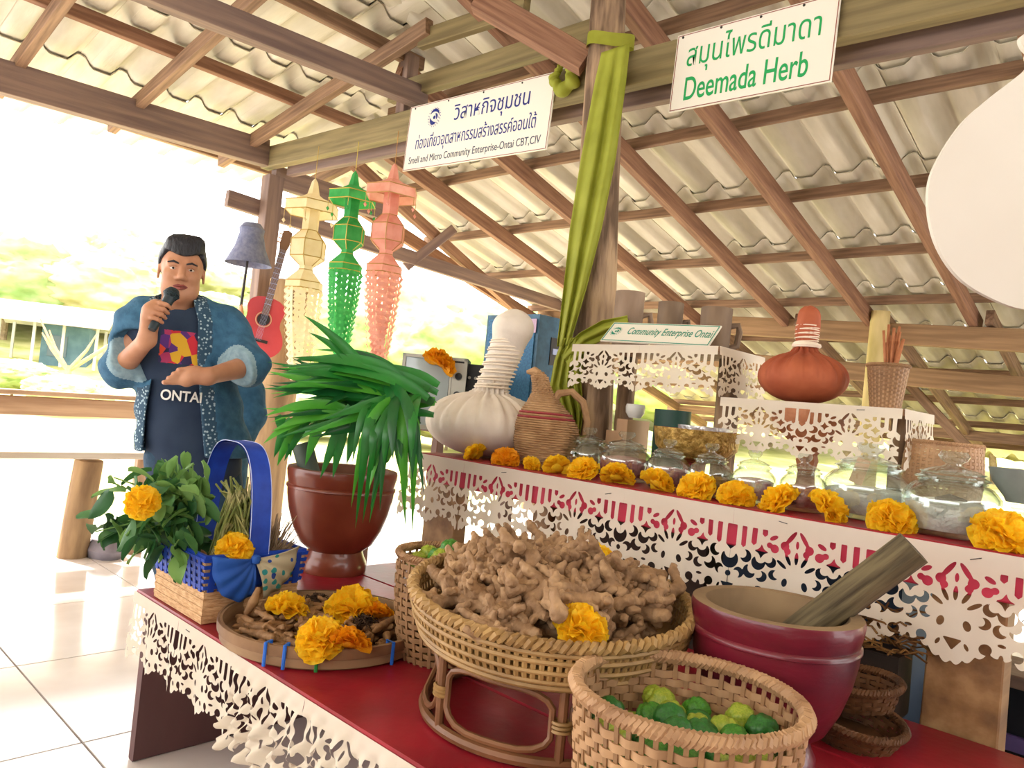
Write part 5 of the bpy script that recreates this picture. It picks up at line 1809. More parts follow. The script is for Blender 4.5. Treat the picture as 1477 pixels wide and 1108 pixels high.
MB().grid(lambda u, v: jcen(v) + Vector((jprof(v) * JR * .96 * cos(2 * pi * u), jprof(v) * JR * .96 * sin(2 * pi * u), .006 + v * (JH - .01))), 24, 20, wrap=True).build('lining', BAM_D, JGT)
MB().tube([jcen(1) + UP * JH * .97, jcen(1) - RIGHT * .02 + UP * JH * 1.0, jcen(1) - RIGHT * .05 + UP * JH * .985], [.02, .02, .006], 8).build('spout', JCANE, JGT)
hpts = [RIGHT * .005 + UP * JH * .66, RIGHT * .035 + UP * JH * .79, RIGHT * .085 + UP * JH * .82, RIGHT * .135 + UP * JH * .72, RIGHT * .16 + UP * JH * .52, RIGHT * .155 + UP * JH * .34, RIGHT * .115 + UP * JH * .24]
sm = cr_spline([tuple(p) for p in hpts], 4) if False else hpts
MB().tube(sm, [.018, .016, .015, .015, .015, .015, .02], 8).build('handle', JCANE, JGT)

# things on the back of the jar table
BACK_Y = 2.62
def cyl_at(px0, px1, top, y, zb=UT):
    p = on_y((px0 + px1) / 2, top, y)
    d_ = (p - Vector((0, 0, CAM_H))).dot(FWD)
    return p, (px1 - px0) / 2 * d_ / 1080, p.z - zb
st = thing('step_stand', 'little stepped wooden stand behind the jars', 'stand')
STW = mat('step_wood', 'b08a68', 'c8a482', rough=.6, scale=5, stretch=(1, 1, .3))
p0 = on_y(880, 640, BACK_Y)
for k, (px, top) in enumerate(((884, 636), (898, 622), (914, 606))):
    p = on_y(px, top, BACK_Y)
    w_ = .052
    MB().box((p.x, p.y, (UT + p.z) / 2), (w_, .16, p.z - UT)).build('step', STW, st, smooth=False)
p, r_, h_ = cyl_at(907, 935, 584, BACK_Y)
o = MB().shell([(.001, 0), (r_ * .6, 0), (r_ * .95, h_ * .0 + .02), (r_, .045), (r_ * .92, .056), (r_ * .84, .056), (r_ * .85, .03), (.001, .01)], 24).build('cup', mat('white_china', 'd8d8d4', rough=.3), None, (p.x, p.y - .02, p.z - .056))
tag(o, 'small white china cup on top of the stepped stand', 'cup')
p, r_, h_ = cyl_at(945, 997, 592, BACK_Y + .02)
o = MB().shell([(.001, 0), (r_ * .97, 0), (r_, h_ * .5), (r_, h_), (r_ * .88, h_), (r_ * .86, h_ * .3), (.001, h_ * .28)], 28).build('cylinder_pot', mat('dark_green_pot', '24463e', '2f564a', rough=.5, scale=5), None, (p.x, p.y, UT))
tag(o, 'dark green cylindrical pot behind the jars', 'pot')
p, r_, h_ = cyl_at(944, 1068, 620, 2.44)
gb = thing('gilded_bowl', 'gilded ornate bowl with red lining on a red foot', 'bowl', (p.x, p.y, UT))
GOLD = mat('gilt', '8a6a30', 'c8a45a', rough=.45, scale=40, bump=1.0, bscale=60, metal=.4)
SILV = mat('silver_band', 'c8c8c8', 'e8e8e8', rough=.3, scale=30, metal=.6, bump=.6)
LINR = mat('red_lining', '8a1f2a', rough=.6)
MB().shell([(r_ * .25, h_ * .42), (r_ * .7, h_ * .5), (r_ * .93, h_ * .68), (r_, h_), (r_ * .97, h_)], 36).build('bowl', GOLD, gb)
MB().shell([(r_ * .97, h_), (r_ * .9, h_ * .7), (r_ * .6, h_ * .55), (.001, h_ * .53)], 36).build('lining', LINR, gb)
MB().lathe([(r_ * .42, 0), (r_ * .42, .01), (r_ * .24, h_ * .2), (r_ * .26, h_ * .43)], 24).build('foot', LINR, gb)
o = thing('silver_bangle', 'embossed silver band resting in the gilded bowl', 'band', (p.x + .03, p.y, UT + h_ * .98))
MB().shell([(r_ * .60, -.01), (r_ * .62, .018), (r_ * .58, .018), (r_ * .57, -.01)], 28).build('band', SILV, o)
# pale woven basket behind the largest jar and its neighbour
p, r_, h_ = cyl_at(1312, 1412, 640, 2.62)
woven_basket('bamboo_basket', 'round pale woven basket behind the largest jar', (p.x, p.y, UT), r_ * .86, r_ * .96, h_, 40, [(.006 + .0095 * k, .0085) for k in range(int(h_ / .0095))], BAM2, BAM2, .01, amp=.0018, bulge=.012, rim=.004, turns=40)

# ------------------------------------------------------------------ behind left: loudspeaker, television, box
sp0 = on_y(779, 453, 2.76)
sx1, stop = sp0.x, sp0.z
SPK = thing('loudspeaker', 'tall blue grey loudspeaker cabinet behind the white compress ball', 'loudspeaker', (sx1 - .185, 2.76 + .16, 1.06))
SPB = mat('speaker_blue', '33566e', '3f6680', rough=.55, scale=30, bump=.1)
SPG = mat('speaker_grille', '2c5f86', '3f7aa4', rough=.6, scale=90, bump=.5)
sh_ = stop - 1.06
MB().box((0, 0, sh_ / 2), (.37, .32, sh_)).build('cabinet', SPB, SPK, smooth=False)
MB().box((0, -.163, sh_ * .5), (.33, .008, sh_ * .92)).build('grille', SPG, SPK, smooth=False)
MB().box((.187, .0, sh_ * .72), (.006, .12, .14)).build('handle_recess', GBLK, SPK, smooth=False)
MB().box((.191, 0, sh_ * .72), (.008, .09, .03)).build('handle', TRIMW, SPK, smooth=False)
MB().box((.187, .0, sh_ * .3), (.006, .14, .12)).build('input_panel', GBLK, SPK, smooth=False)
me = text_mesh('label_print', '|||||||', TRIMW, .03, .0005)
MB().box((.15, -.1685, sh_ - .06), (.05, .002, .07)).build('label_plate', mat('pink_label', 'b898b0', rough=.5), SPK, smooth=False)
STD = mat('dark_table_wood', '5a3a2c', '6f4a38', rough=.6, scale=5, stretch=(.5, 5, 5))
tvp = at_d(625, 541, 3.5)
stz = 1.06
tb = thing('side_table', 'dark brown side table behind the pandan leaves', 'table')
c_ = Vector((-2.95, 2.98, 0))
timber('table_top', (-3.75, 2.98, stz - .015), (-2.5, 2.98, stz - .015), .62, .03, STD, tb)
for (x, y) in ((-3.7, 2.72), (-2.56, 2.72), (-3.7, 3.24), (-2.56, 3.24)):
    timber('leg', (x, y, 0), (x, y, stz - .03), .06, .06, STD, tb, up=(0, 1, 0))
TV = thing('television', 'old silver framed box television with yellow flowers on top', 'television')
tvc = at_d(626, 540, 3.62)
TVW = mat('tv_silver', 'a8a8a0', 'c0beb4', rough=.4, scale=4)
TVB = mat('tv_black', '24262a', rough=.5)
tw_, th_, td_ = .315, tvc.z - stz + .09, .26
TV.matrix_world = Matrix(((RIGHT.x, 0, -FWD.x, tvc.x), (RIGHT.y, 0, -FWD.y, tvc.y), (0, 1, 0, stz), (0, 0, 0, 1)))
MB().box((0, th_ / 2, -td_ / 2), (tw_, th_, td_)).build('casing', TVB, TV, smooth=False)
for (cx_, cy_, w_, h_) in ((0, th_ - .008, tw_, .016), (0, .01, tw_, .02), (-tw_ / 2 + .008, th_ / 2, .016, th_), (tw_ / 2 - .008, th_ / 2, .016, th_), (tw_ * .26, th_ / 2, .010, th_)):
    MB().box((cx_, cy_, .006), (w_, h_, .012)).build('bezel', TVW, TV, smooth=False)
MB().grid(lambda u, v: (-tw_ / 2 + .016 + u * (tw_ * .76 - .024), .02 + v * (th_ - .036), .002 + .016 * sin(pi * u) * sin(pi * v)), 12, 10).build('screen', mat('tv_screen', '9aaab0', 'b8c4c4', rough=.12, scale=2, spec=.7), TV)
MB().box((tw_ * .38, th_ * .5, .006), (tw_ * .2, th_ * .86, .008)).build('control_panel', TVW, TV, smooth=False)
for k in range(2):
    MB().lathe([(.018, 0), (.016, .014), (0, .016)], 14).build('knob', TVB, TV, (tw_ * .38, th_ * (.75 - .25 * k), .010))
bxp = at_d(686, 545, 3.70)
o = thing('amplifier', 'black amplifier box right of the television', 'amplifier')
o.matrix_world = Matrix(((RIGHT.x, 0, -FWD.x, bxp.x), (RIGHT.y, 0, -FWD.y, bxp.y), (0, 1, 0, stz), (0, 0, 0, 1)))
ah_ = bxp.z - stz + .065
MB().box((0, ah_ / 2, -.1), (.10, ah_, .2)).build('case', TVB, o, smooth=False)
for k in range(3):
    MB().lathe([(.008, 0), (.007, .01), (0, .011)], 10).build('knob', TVW, o, (-.03 + .03 * k, ah_ * .8, 0))
p = at_d(633, 518, 3.55)
flower((p.x, p.y, p.z - .03), .07, 'orange-yellow paper flower lying on the television', 0, (.4, .3), me=FLOWER_O)
bx_ = at_d(548, 540, 3.75)
o = MB().box((0, 0, 0), (.24, .12, bx_.z + .03 - stz)).build('wooden_box', STD, None, (bx_.x, bx_.y, (bx_.z + .03 + stz) / 2), smooth=False, rot=(0, 0, YAW))
tag(o, 'dark wooden box left of the television', 'box')
p = at_d(508, 525, 3.72)
flower((p.x, p.y, bx_.z + .04), .055, 'orange paper flower on the box behind the pandan leaves', 1, (.4, .3), me=FLOWER_O)

# ------------------------------------------------------------------ under the jar table, right
DKB = mat('dark_weave', '4a2e18', '6b4526', rough=.7, scale=14)
DKB2 = mat('dark_weave_rim', '7a5428', '96703c', rough=.7, scale=14)
for k, (px, py, d_, zz, r_, lb) in enumerate(((1228, 1052, 1.72, PT, .105, 'dark shallow woven basket, lower of two under the jar table'), (1235, 1005, 1.80, PT + .055, .10, 'dark shallow woven basket stacked on top under the jar table'))):
    c = at_d(px, py, d_)
    woven_basket('shallow_basket', lb, (c.x, c.y, zz), r_ * .8, r_, .055, 24, [(.006 + .011 * q, .009) for q in range(4)], DKB, DKB, .01, amp=.003, rim=.006, turns=26, rot=(.05, .12 - .2 * k, 0)).children[-2].data.materials
hk = at_d(1275, 945, 1.88)
mb = MB()
rnd = random.Random(15)
for k in range(170):
    a = Vector((rnd.uniform(-.13, .13), rnd.uniform(-.06, .06), rnd.uniform(0, .09)))
    b = a + Vector((rnd.uniform(-.09, .09), rnd.uniform(-.05, .05), rnd.uniform(-.02, .03)))
    mb.tube([a, (a + b) / 2 + UP * .008, b], .0028, 4, caps=False)
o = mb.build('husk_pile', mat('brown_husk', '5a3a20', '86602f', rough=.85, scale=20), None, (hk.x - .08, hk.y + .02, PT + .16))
tag(o, 'heap of dry brown fibre husks under the jar table', 'husks', kind='stuff')
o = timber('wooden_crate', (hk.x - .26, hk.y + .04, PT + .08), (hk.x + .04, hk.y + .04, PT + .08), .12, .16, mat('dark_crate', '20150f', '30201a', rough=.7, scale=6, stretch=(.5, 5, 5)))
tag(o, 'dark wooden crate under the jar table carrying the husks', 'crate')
lb = thing('back_bench', 'weathered low bench behind the right table leg', 'bench')
bz_ = on_y(1460, 968, 2.98).z
timber('bench_board', (-.75, 2.98, bz_), (.7, 2.98, bz_), .28, .04, mat('grey_board', '6d5a4c', '8a7666', rough=.7, scale=5, stretch=(.5, 6, 6)), lb)
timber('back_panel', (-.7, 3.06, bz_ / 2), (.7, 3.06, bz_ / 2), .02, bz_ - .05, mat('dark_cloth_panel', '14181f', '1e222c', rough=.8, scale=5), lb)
timber('lower_strip', (-.7, 2.9, on_y(1460, 1072, 2.9).z), (.7, 2.9, on_y(1460, 1072, 2.9).z), .02, .05, mat('lilac_strip', '6a5c98', rough=.6), lb)
timber('leg', (-.68, 2.98, 0), (-.68, 2.98, bz_ - .02), .06, .06, STD, lb, up=(0, 1, 0))
timber('leg', (.62, 2.98, 0), (.62, 2.98, bz_ - .02), .06, .06, STD, lb, up=(0, 1, 0))

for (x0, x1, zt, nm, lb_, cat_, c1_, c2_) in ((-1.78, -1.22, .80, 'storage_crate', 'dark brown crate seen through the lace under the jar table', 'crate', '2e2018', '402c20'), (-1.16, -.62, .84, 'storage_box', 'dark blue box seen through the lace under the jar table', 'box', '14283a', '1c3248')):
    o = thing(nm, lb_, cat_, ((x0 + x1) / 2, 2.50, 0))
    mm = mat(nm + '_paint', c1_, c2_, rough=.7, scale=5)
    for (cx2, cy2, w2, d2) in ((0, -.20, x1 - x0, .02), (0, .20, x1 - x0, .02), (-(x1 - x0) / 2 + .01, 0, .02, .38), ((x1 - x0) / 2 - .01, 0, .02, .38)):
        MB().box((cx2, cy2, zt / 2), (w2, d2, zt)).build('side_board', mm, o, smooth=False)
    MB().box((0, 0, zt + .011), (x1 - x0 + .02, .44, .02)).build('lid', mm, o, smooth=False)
# ------------------------------------------------------------------ people
SKIN = mat('skin', 'b07a5c', 'bf8a6a', rough=.5, scale=12, spec=.4)
HAIR = mat('black_hair', '16161c', '24242c', rough=.45, scale=60, stretch=(1, 1, .3), bump=.6)
DENIM = mat('denim', '2c5878', '3c6a8a', rough=.85, scale=30, bump=.3, bscale=120)
DENIM_D = mat('denim_trousers', '1f3a50', '2a4860', rough=.85, scale=30, bump=.3)
NAVYT = mat('navy_tshirt', '1f2f48', '28384f', rough=.85, scale=12)
CUFF = mat('pale_cuff', '7f9cac', '94b0bc', rough=.85, scale=60)
def spotted():
    m = bpy.data.materials.new('dotted_trim'); m.use_nodes = True
    nt = m.node_tree; b = nt.nodes['Principled BSDF']; b.inputs['Roughness'].default_value = .85
    tc = nt.nodes.new('ShaderNodeTexCoord')
    v = nt.nodes.new('ShaderNodeTexVoronoi'); v.inputs['Scale'].default_value = 75; v.inputs['Randomness'].default_value = .7
    nt.links.new(tc.outputs['Object'], v.inputs['Vector'])
    r1 = nt.nodes.new('ShaderNodeValToRGB')
    r1.color_ramp.elements[0].position = .25; r1.color_ramp.elements[0].color = lin('a8c0cc')
    r1.color_ramp.elements[1].position = .38; r1.color_ramp.elements[1].color = lin('2a4a62')
    nt.links.new(v.outputs['Distance'], r1.inputs['Fac']); nt.links.new(r1.outputs['Color'], b.inputs['Base Color'])
    return m
TRIM = spotted()
def print_mat():
    m = bpy.data.materials.new('shirt_print'); m.use_nodes = True
    nt = m.node_tree; b = nt.nodes['Principled BSDF']; b.inputs['Roughness'].default_value = .8
    tc = nt.nodes.new('ShaderNodeTexCoord')
    v = nt.nodes.new('ShaderNodeTexVoronoi'); v.inputs['Scale'].default_value = 27
    nt.links.new(tc.outputs['Object'], v.inputs['Vector'])
    sp = nt.nodes.new('ShaderNodeSeparateColor'); nt.links.new(v.outputs['Color'], sp.inputs[0])
    r2 = nt.nodes.new('ShaderNodeValToRGB'); r2.color_ramp.interpolation = 'CONSTANT'
    for i, (p, c) in enumerate(((0, 'c82838'), (.3, '5a2a7a'), (.5, 'd8a828'), (.62, 'a83060'), (.8, '2a2450'), (.9, 'd84a30'))):
        e = r2.color_ramp.elements[i] if i < 2 else r2.color_ramp.elements.new(p)
        e.position = p; e.color = lin(c)
    nt.links.new(sp.outputs[0], r2.inputs['Fac']); nt.links.new(r2.outputs['Color'], b.inputs['Base Color'])
    return m
PRINT = print_mat()

def person_frame(px, py, d, toe=0.0):
    top = at_d(px, py, d)
    base = Vector((top.x, top.y, 0))
    f2 = base.normalized()                      # the figure faces the viewer
    r2 = Vector((f2.y, -f2.x, 0))
    def B(px_, py_, off=0.0):
        p = at_d(px_, py_, d + off) - base
        return (p.dot(r2), p.dot(f2), p.z)
    B.rz = atan2(-f2.x, f2.y)
    return base, top.z, B
def face_parts(o, H, s=1.0, yaw=0.0):
    """eyes, brows, lips on a head centred at H (local x right, y away, z up)"""
    H = Vector(H)
    EW = mat('eye_white', 'e4ddd4', rough=.25)
    EI = mat('eye_iris', '1c1410', rough=.2)
    for sx_ in (-1, 1):
        MB().lathe([(0, -.006 * s), (.008 * s, -.0045 * s), (.0125 * s, 0), (.008 * s, .0045 * s), (0, .006 * s)], 12).build('eye', EW, o, tuple(H + Vector((sx_ * .031, -.0765, .004)) * s))
        MB().lathe([(0, -.005), (.005, 0), (0, .005)], 10, sx=1.1, sy=.8).build('iris', EI, o, tuple(H + Vector((sx_ * .031, -.0868, .004)) * s))
        MB().tube([H + Vector((sx_ * .013, -.092, .023)) * s, H + Vector((sx_ * .032, -.091, .030)) * s, H + Vector((sx_ * .052, -.079, .025)) * s], [.003, .0045, .0022], 6).build('eyebrow', HAIR, o)
        MB().tube([H + Vector((sx_ * .018, -.0855, .011)) * s, H + Vector((sx_ * .031, -.0885, .0145)) * s, H + Vector((sx_ * .046, -.080, .010)) * s], .0022, 5).build('eyelid', SKIN, o)
    LIP = mat('lips', '8f4a44', rough=.45)
    MB().tube([H + Vector((-.025, -.083, -.062)) * s, H + Vector((-.010, -.093, -.058)) * s, H + Vector((0, -.0945, -.060)) * s, H + Vector((.010, -.093, -.058)) * s, H + Vector((.025, -.083, -.062)) * s], [.002, .0045, .0042, .0045, .002], 6).build('upper_lip', LIP, o)
    MB().tube([H + Vector((-.022, -.083, -.065)) * s, H + Vector((0, -.094, -.070)) * s, H + Vector((.022, -.083, -.065)) * s], [.002, .0062, .002], 6).build('lower_lip', LIP, o)
def head_prims(H):
    x, y, z = H
    P = []
    def e(c, r_, sq, k=.02): P.append(((x + c[0], y + c[1], z + c[2]), (x + c[0], y + c[1], z + c[2]), r_, r_, k, sq))
    e((0, .012, .035), .100, (.78, .95, .88))                 # cranium
    e((0, -.022, -.02), .080, (.86, .80, 1.15))               # face
    P.append(((x - .03, y - .035, z - .075), (x + .03, y - .035, z - .075), .036, .036, .03))   # jaw
    P.append(((x, y - .055, z - .098), (x, y - .058, z - .098), .024, .022, .03))              # chin
    P.append(((x, y - .088, z + .012), (x, y - .104, z - .026), .009, .0135, .012))            # nose bridge and tip
    for s_ in (-1, 1):
        P.append(((x + s_ * .013, y - .092, z - .032), (x + s_ * .013, y - .09, z - .032), .008, .008, .008))
        P.append(((x + s_ * .035, y - .066, z - .022), (x + s_ * .045, y - .058, z - .020), .022, .020, .02))   # cheek
        P.append(((x + s_ * .018, y - .080, z + .026), (x + s_ * .045, y - .068, z + .026), .011, .010, .015))  # brow ridge
        P.append(((x + s_ * .079, y + .005, z + .012), (x + s_ * .081, y + .010, z - .022), .014, .010, .006, (.5, 1, 1.2)))  # ear
    P.append(((x, y + .02, z - .05), (x, y + .03, z - .16), .055, .058, .03))                    # neck
    return P
def hair_mesh(H, h=.006):
    x, y, z = H
    pr_ = [((x, y + .014, z + .044), (x, y + .014, z + .044), .108, .108, .01, (.82, .97, .90)),
           ((x - .035, y - .045, z + .112), (x + .045, y - .04, z + .118), .022, .024, .05)]
    def cut(G):       # keep hair above a line running from forehead to nape
        yy = G[..., 1] - y
        zz = G[..., 2] - z
        lim = np.where(yy < -.045, .066 - .012 * np.cos((G[..., 0] - x) * 40), np.where(yy < .02, .062 - (yy + .045) * 1.0, -.003 - (yy - .02) * .8))
        return zz - lim
    def post(G, F):
        F = F + .0012 * np.sin(G[..., 0] * 330 + G[..., 1] * 90) * np.clip((G[..., 2] - z) * 12, 0, 1)
        return np.maximum(F, -cut(G))
    return solid_mesh('hair', solid(pr_, h, post=post), HAIR, relax=1)

def man():
    base, topz, B = person_frame(262, 346, 2.9)
    o = tag(thing('person', 'man in denim jacket and navy printed shirt speaking into a microphone', 'person', tuple(base)))
    o.rotation_euler = (0, 0, B.rz)
    H = Vector(B(262, 393)); H.y = 0.0
    H.z = topz - .128
    neck = (H.x, .03, H.z - .16)
    # joints from the photograph (local metres)
    shR, shL = Vector(B(208, 470)), Vector(B(330, 470))
    shR.y = shL.y = .03
    elR = Vector(B(174, 532, -.06)); wrR = Vector(B(212, 490, -.20)); hdR = Vector(B(228, 466, -.23))
    elL = Vector(B(358, 528, .0)); wrL = Vector(B(300, 543, -.20)); hdL = Vector(B(262, 543, -.235))
    cx_ = H.x
    hx = B(280, 655)[0]
    hz_ = B(280, 655)[2]
    def CX(z): return cx_ + (hx - cx_) * (1.50 - z) / (1.50 - hz_)   # the weight leans to one hip
    x0_, x1_, x2_ = CX(.90), CX(.50), CX(.08)
    prims = head_prims(H)
    prims += [(neck, (CX(1.3), .04, 1.30), .06, .10, .05), ((CX(1.36) - .1, .04, 1.36), (CX(1.36) + .1, .04, 1.36), .075, .075, .06), ((CX(1.3), .03, 1.30), (CX(.95), .03, .95), .125, .115, .05)]
    prims += [(tuple(shR), tuple(elR), .05, .042, .03), (tuple(elR), tuple(wrR), .043, .029, .02), (tuple(shL), tuple(elL), .05, .042, .03), (tuple(elL), tuple(wrL), .043, .029, .02)]
    for s_ in (-1, 1):
        prims += [((x0_ + s_ * .085, .03, .92), (x1_ + s_ * .10, .03, .50), .08, .055, .03), ((x1_ + s_ * .10, .03, .50), (x2_ + s_ * .105, .05, .08), .055, .038, .02), ((x2_ + s_ * .105, .05, .05), (x2_ + s_ * .125, -.12, .035), .035, .03, .02)]
    # right hand round the microphone
    m0, m1 = Vector(B(221, 472, -.245)), Vector(B(250, 420, -.165))
    ax = (m1 - m0).normalized()
    cam_dir = Vector((0, -1, 0))
    w = (cam_dir - ax * cam_dir.dot(ax)).normalized()
    u = ax.cross(w).normalized()
    if u.x > 0: u = -u                     # palm lies to the image left of the handle
    g = m0.lerp(m1, .36)
    palm = g + u * .030 + w * -.012
    prims.append((tuple(wrR), tuple(palm), .030, .034, .02))
    prims.append((tuple(palm - ax * .028), tuple(palm + ax * .030), .021, .021, .015))
    for k in range(4):
        c = m0 + ax * ((m1 - m0).length * .36 - .034 + k * .0215)
        rr = .0235 + .0005 * k
        fr = (.0085, .0095, .0098, .0092)[k]
        pts = [c + (u * cos(a_) + w * sin(a_)) * (rr if a_ > .5 else rr + .006) for a_ in (-.2, .75, 1.75, 2.6)]
        for i in range(3):
            prims.append((tuple(pts[i]), tuple(pts[i + 1]), fr * (1.08 - .08 * i), fr * (1.0 - .1 * i), .0035))
    c = g + ax * .045
    tpts = [palm + ax * .03 + w * -.004, c + u * .02 - w * .016, c - u * .008 - w * .022 + ax * .012]
    for i in range(2):
        prims.append((tuple(tpts[i]), tuple(tpts[i + 1]), .0125 - .002 * i, .0105 - .001 * i, .006))
    # left hand: loose fist across the belly
    d = (hdL - wrL).normalized()
    nrm = Vector((0, -1, 0)); nrm = (nrm - d * nrm.dot(d)).normalized()
    upv = Vector((0, 0, 1)); upv = (upv - d * upv.z - nrm * upv.dot(nrm)).normalized()
    pc_ = wrL + d * .055
    prims.append((tuple(wrL), tuple(pc_), .029, .030, .02))
    prims.append((tuple(pc_ - upv * .022), tuple(pc_ + upv * .022), .024, .024, .012, None))
    for k in range(4):
        off = upv * (.033 - .0215 * k)
        kn_ = pc_ + d * .036 + off
        p1 = kn_ + d * .026 + nrm * .006
        p2 = p1 - nrm * -.004 + d * -.002 - nrm * .030 * -1 * .4
        p2 = p1 + nrm * -.030 + d * .004
        p3 = p2 - d * .026
        fr = (.0098, .0102, .0096, .0086)[k]
        prims += [(tuple(pc_ + off * .7), tuple(kn_), .015, fr * 1.15, .008), (tuple(kn_), tuple(p1), fr * 1.1, fr, .003), (tuple(p1), tuple(p2), fr, fr * .95, .003), (tuple(p2), tuple(p3), fr * .95, fr * .85, .003)]
    t0 = pc_ + upv * .030 + nrm * .006
    t1 = t0 + d * .032 + upv * .010
    t2 = t1 + d * .026 - upv * .006
    prims += [(tuple(t0), tuple(t1), .0135, .0115, .006), (tuple(t1), tuple(t2), .0112, .009, .004)]
    put('body', solid_mesh('body', solid(prims, .0048, k=.02), SKIN, relax=1), o)
    face_parts(o, H)
    put('hair', hair_mesh(H), o)
    # T-shirt
    tz0 = .86
    tp_ = [((CX(1.39) - .12, .04, 1.39), (CX(1.39) + .12, .04, 1.39), .088, .088, .06), ((CX(1.33), .03, 1.33), (CX(1.02), .03, 1.02), .172, .158, .06, (1, .78, 1)), ((CX(1.02), .03, 1.02), (CX(tz0), .03, tz0), .158, .176, .04, (1, .80, 1)), ((cx_, .03, 1.40), (cx_, .02, 1.455), .075, .068, .03)]
    tcut = lambda G: np.maximum(tz0 - G[..., 2], -10) * -1 - 0 if False else (tz0 - .02 - G[..., 2]) * -1
    def tpost(G, F):
        F = np.maximum(F, tz0 - .10 - G[..., 2])
        nk = np.sqrt((G[..., 0] - cx_) ** 2 + ((G[..., 1] - .0) * 1.0) ** 2 + (G[..., 2] - 1.485) ** 2) - .072
        return np.maximum(F, -nk)
    me = solid_mesh('t_shirt', solid(tp_, .0065, post=tpost), NAVYT)
    me.materials.append(PRINT)
    pz0, pz1 = B(262, 527)[2], B(262, 480)[2]
    px0, px1 = B(231, 500)[0], B(290, 500)[0]
    for f in me.polygons:
        c = f.center
        if c.y < 0 and pz0 < c.z < pz1 and px0 < c.x < px1: f.material_index = 1
    ts = put('t_shirt', me, o)
    # lettering under the print
    tm_ = fit_text(text_mesh('shirt_lettering', 'ONTAI', mat('shirt_white', 'e8e8e4', rough=.8), 1.0, .004, offset=.02), .142, .040)
    lc_ = B(256, 570)
    R_x, R_y = .163, .163 * .78
    for v in tm_.vertices:
        X = v.co.x + lc_[0] + .012
        Z = v.co.y + lc_[2]
        yy = .03 - R_y * sqrt(max(0, 1 - ((X - CX(1.05)) / R_x) ** 2)) - .016
        v.co = (X, yy - (.001 if v.co.z > 0 else 0), Z)
    put('shirt_lettering', tm_, ts)
    # jacket: torso and sleeves, open at the front
    jb = B(262, 655)[2]
    jp = [((CX(1.385) - .135, .04, 1.385), (CX(1.385) + .135, .04, 1.385), .098, .098, .06), ((CX(1.34), .035, 1.34), (CX(1.05), .035, 1.05), .190, .186, .06, (1, .80, 1)), ((CX(1.05), .035, 1.05), (CX(jb), .035, jb), .186, .222, .04, (1, .76, 1)), ((cx_, .05, 1.40), (cx_, .05, 1.47), .095, .082, .03)]
    cfR = elR.lerp(wrR, .42); cfL = elL.lerp(wrL, .40)
    jp += [(tuple(shR), tuple(elR), .080, .072, .05), (tuple(elR), tuple(cfR), .070, .058, .03), (tuple(shL), tuple(elL), .082, .076, .05), (tuple(elL), tuple(cfL), .074, .062, .03)]
    def edge_l(z): return np.interp(z, [jb, 1.05, 1.28, 1.42, 1.5], [B(208, 640)[0], B(215, 560)[0], B(228, 500)[0], cx_ - .07, cx_ - .05])
    def edge_r(z): return np.interp(z, [jb, 1.05, 1.28, 1.42, 1.5], [B(296, 640)[0], B(294, 560)[0], B(285, 500)[0], cx_ + .075, cx_ + .05])
    def jpost(G, F):
        x, y, z = G[..., 0], G[..., 1], G[..., 2]
        F = F + .004 * np.sin(z * 60 + x * 25) * np.clip(np.abs(x - CX(z)) * 8 - .6, 0, 1) + .003 * np.sin(x * 55 + z * 12)
        F = np.maximum(F, jb - z)
        # hollow the coat
        inner = F + .011
        opening = np.maximum(np.maximum(edge_l(z) - x, x - edge_r(z)), y - .03)
        nk = np.sqrt((x - cx_) ** 2 + (y - .02) ** 2 + ((z - 1.50) * .8) ** 2) - .082
        # cut the sleeve mouths
        for (e_, c_) in ((elR, cfR), (elL, cfL)):
            dd = np.array((c_ - e_).normalized())
            pl = (x - c_.x) * dd[0] + (y - c_.y) * dd[1] + (z - c_.z) * dd[2] + .028
            near = np.sqrt((x - c_.x) ** 2 + (y - c_.y) ** 2 + (z - c_.z) ** 2) - .105
            F = np.maximum(F, -np.maximum(-pl, near))
        F = np.maximum(F, -np.maximum(opening, -(F + 10)))
        F = np.maximum(F, -nk)
        return np.maximum(F, -np.maximum(inner, -1) if False else F)
    me = solid_mesh('jacket', solid(jp, .0065, post=jpost), DENIM)
    me.materials.append(TRIM); me.materials.append(CUFF)
    for f in me.polygons:
        c = f.center
        if c.y < .06 and (-.045 < c.x - edge_l(c.z) < .004 or -.004 < c.x - edge_r(c.z) < .052) and min((c - cfR).length, (c - cfL).length) > .12: f.material_index = 1
        for (e_, c_) in ((elR, cfR), (elL, cfL)):
            dd = (c_ - e_).normalized()
            if (c - c_).length < .10 and (c - c_).dot(dd) > -.050: f.material_index = 2
    put('jacket', me, o)
    # trousers and shoes
    tr_ = []
    for s_ in (-1, 1):
        tr_ += [((x0_ + s_ * .075, .035, .88), (x1_ + s_ * .10, .035, .50), .098, .085, .03), ((x1_ + s_ * .10, .035, .50), (x2_ + s_ * .105, .045, .10), .085, .070, .03)]
    tr_.append(((x0_ - .05, .035, .88), (x0_ + .05, .035, .88), .105, .105, .05))
    put('trousers', solid_mesh('trousers', solid(tr_, .01), DENIM_D), o)
    SHOE = mat('dark_shoe', '2a2422', rough=.5)
    for s_ in (-1, 1):
        put('shoe', solid_mesh('shoe', solid([((x2_ + s_ * .105, .07, .05), (x2_ + s_ * .125, -.12, .042), .05, .045, .02), ((x2_ + s_ * .12, -.05, .06), (x2_ + s_ * .125, -.1, .05), .045, .045, .02)], .008, post=lambda G, F: np.maximum(F, -G[..., 2])), SHOE), o)
    # pendant on a cord at the open coat
    # microphone (held, a thing of its own)
    Mw = Matrix.Translation(base) @ Matrix.Rotation(B.rz, 4, 'Z')
    mic = thing('microphone', 'black handheld microphone raised to the mouth of the speaking man', 'microphone')
    a3 = ax
    q = a3.to_track_quat('Z', 'Y').to_matrix().to_4x4()
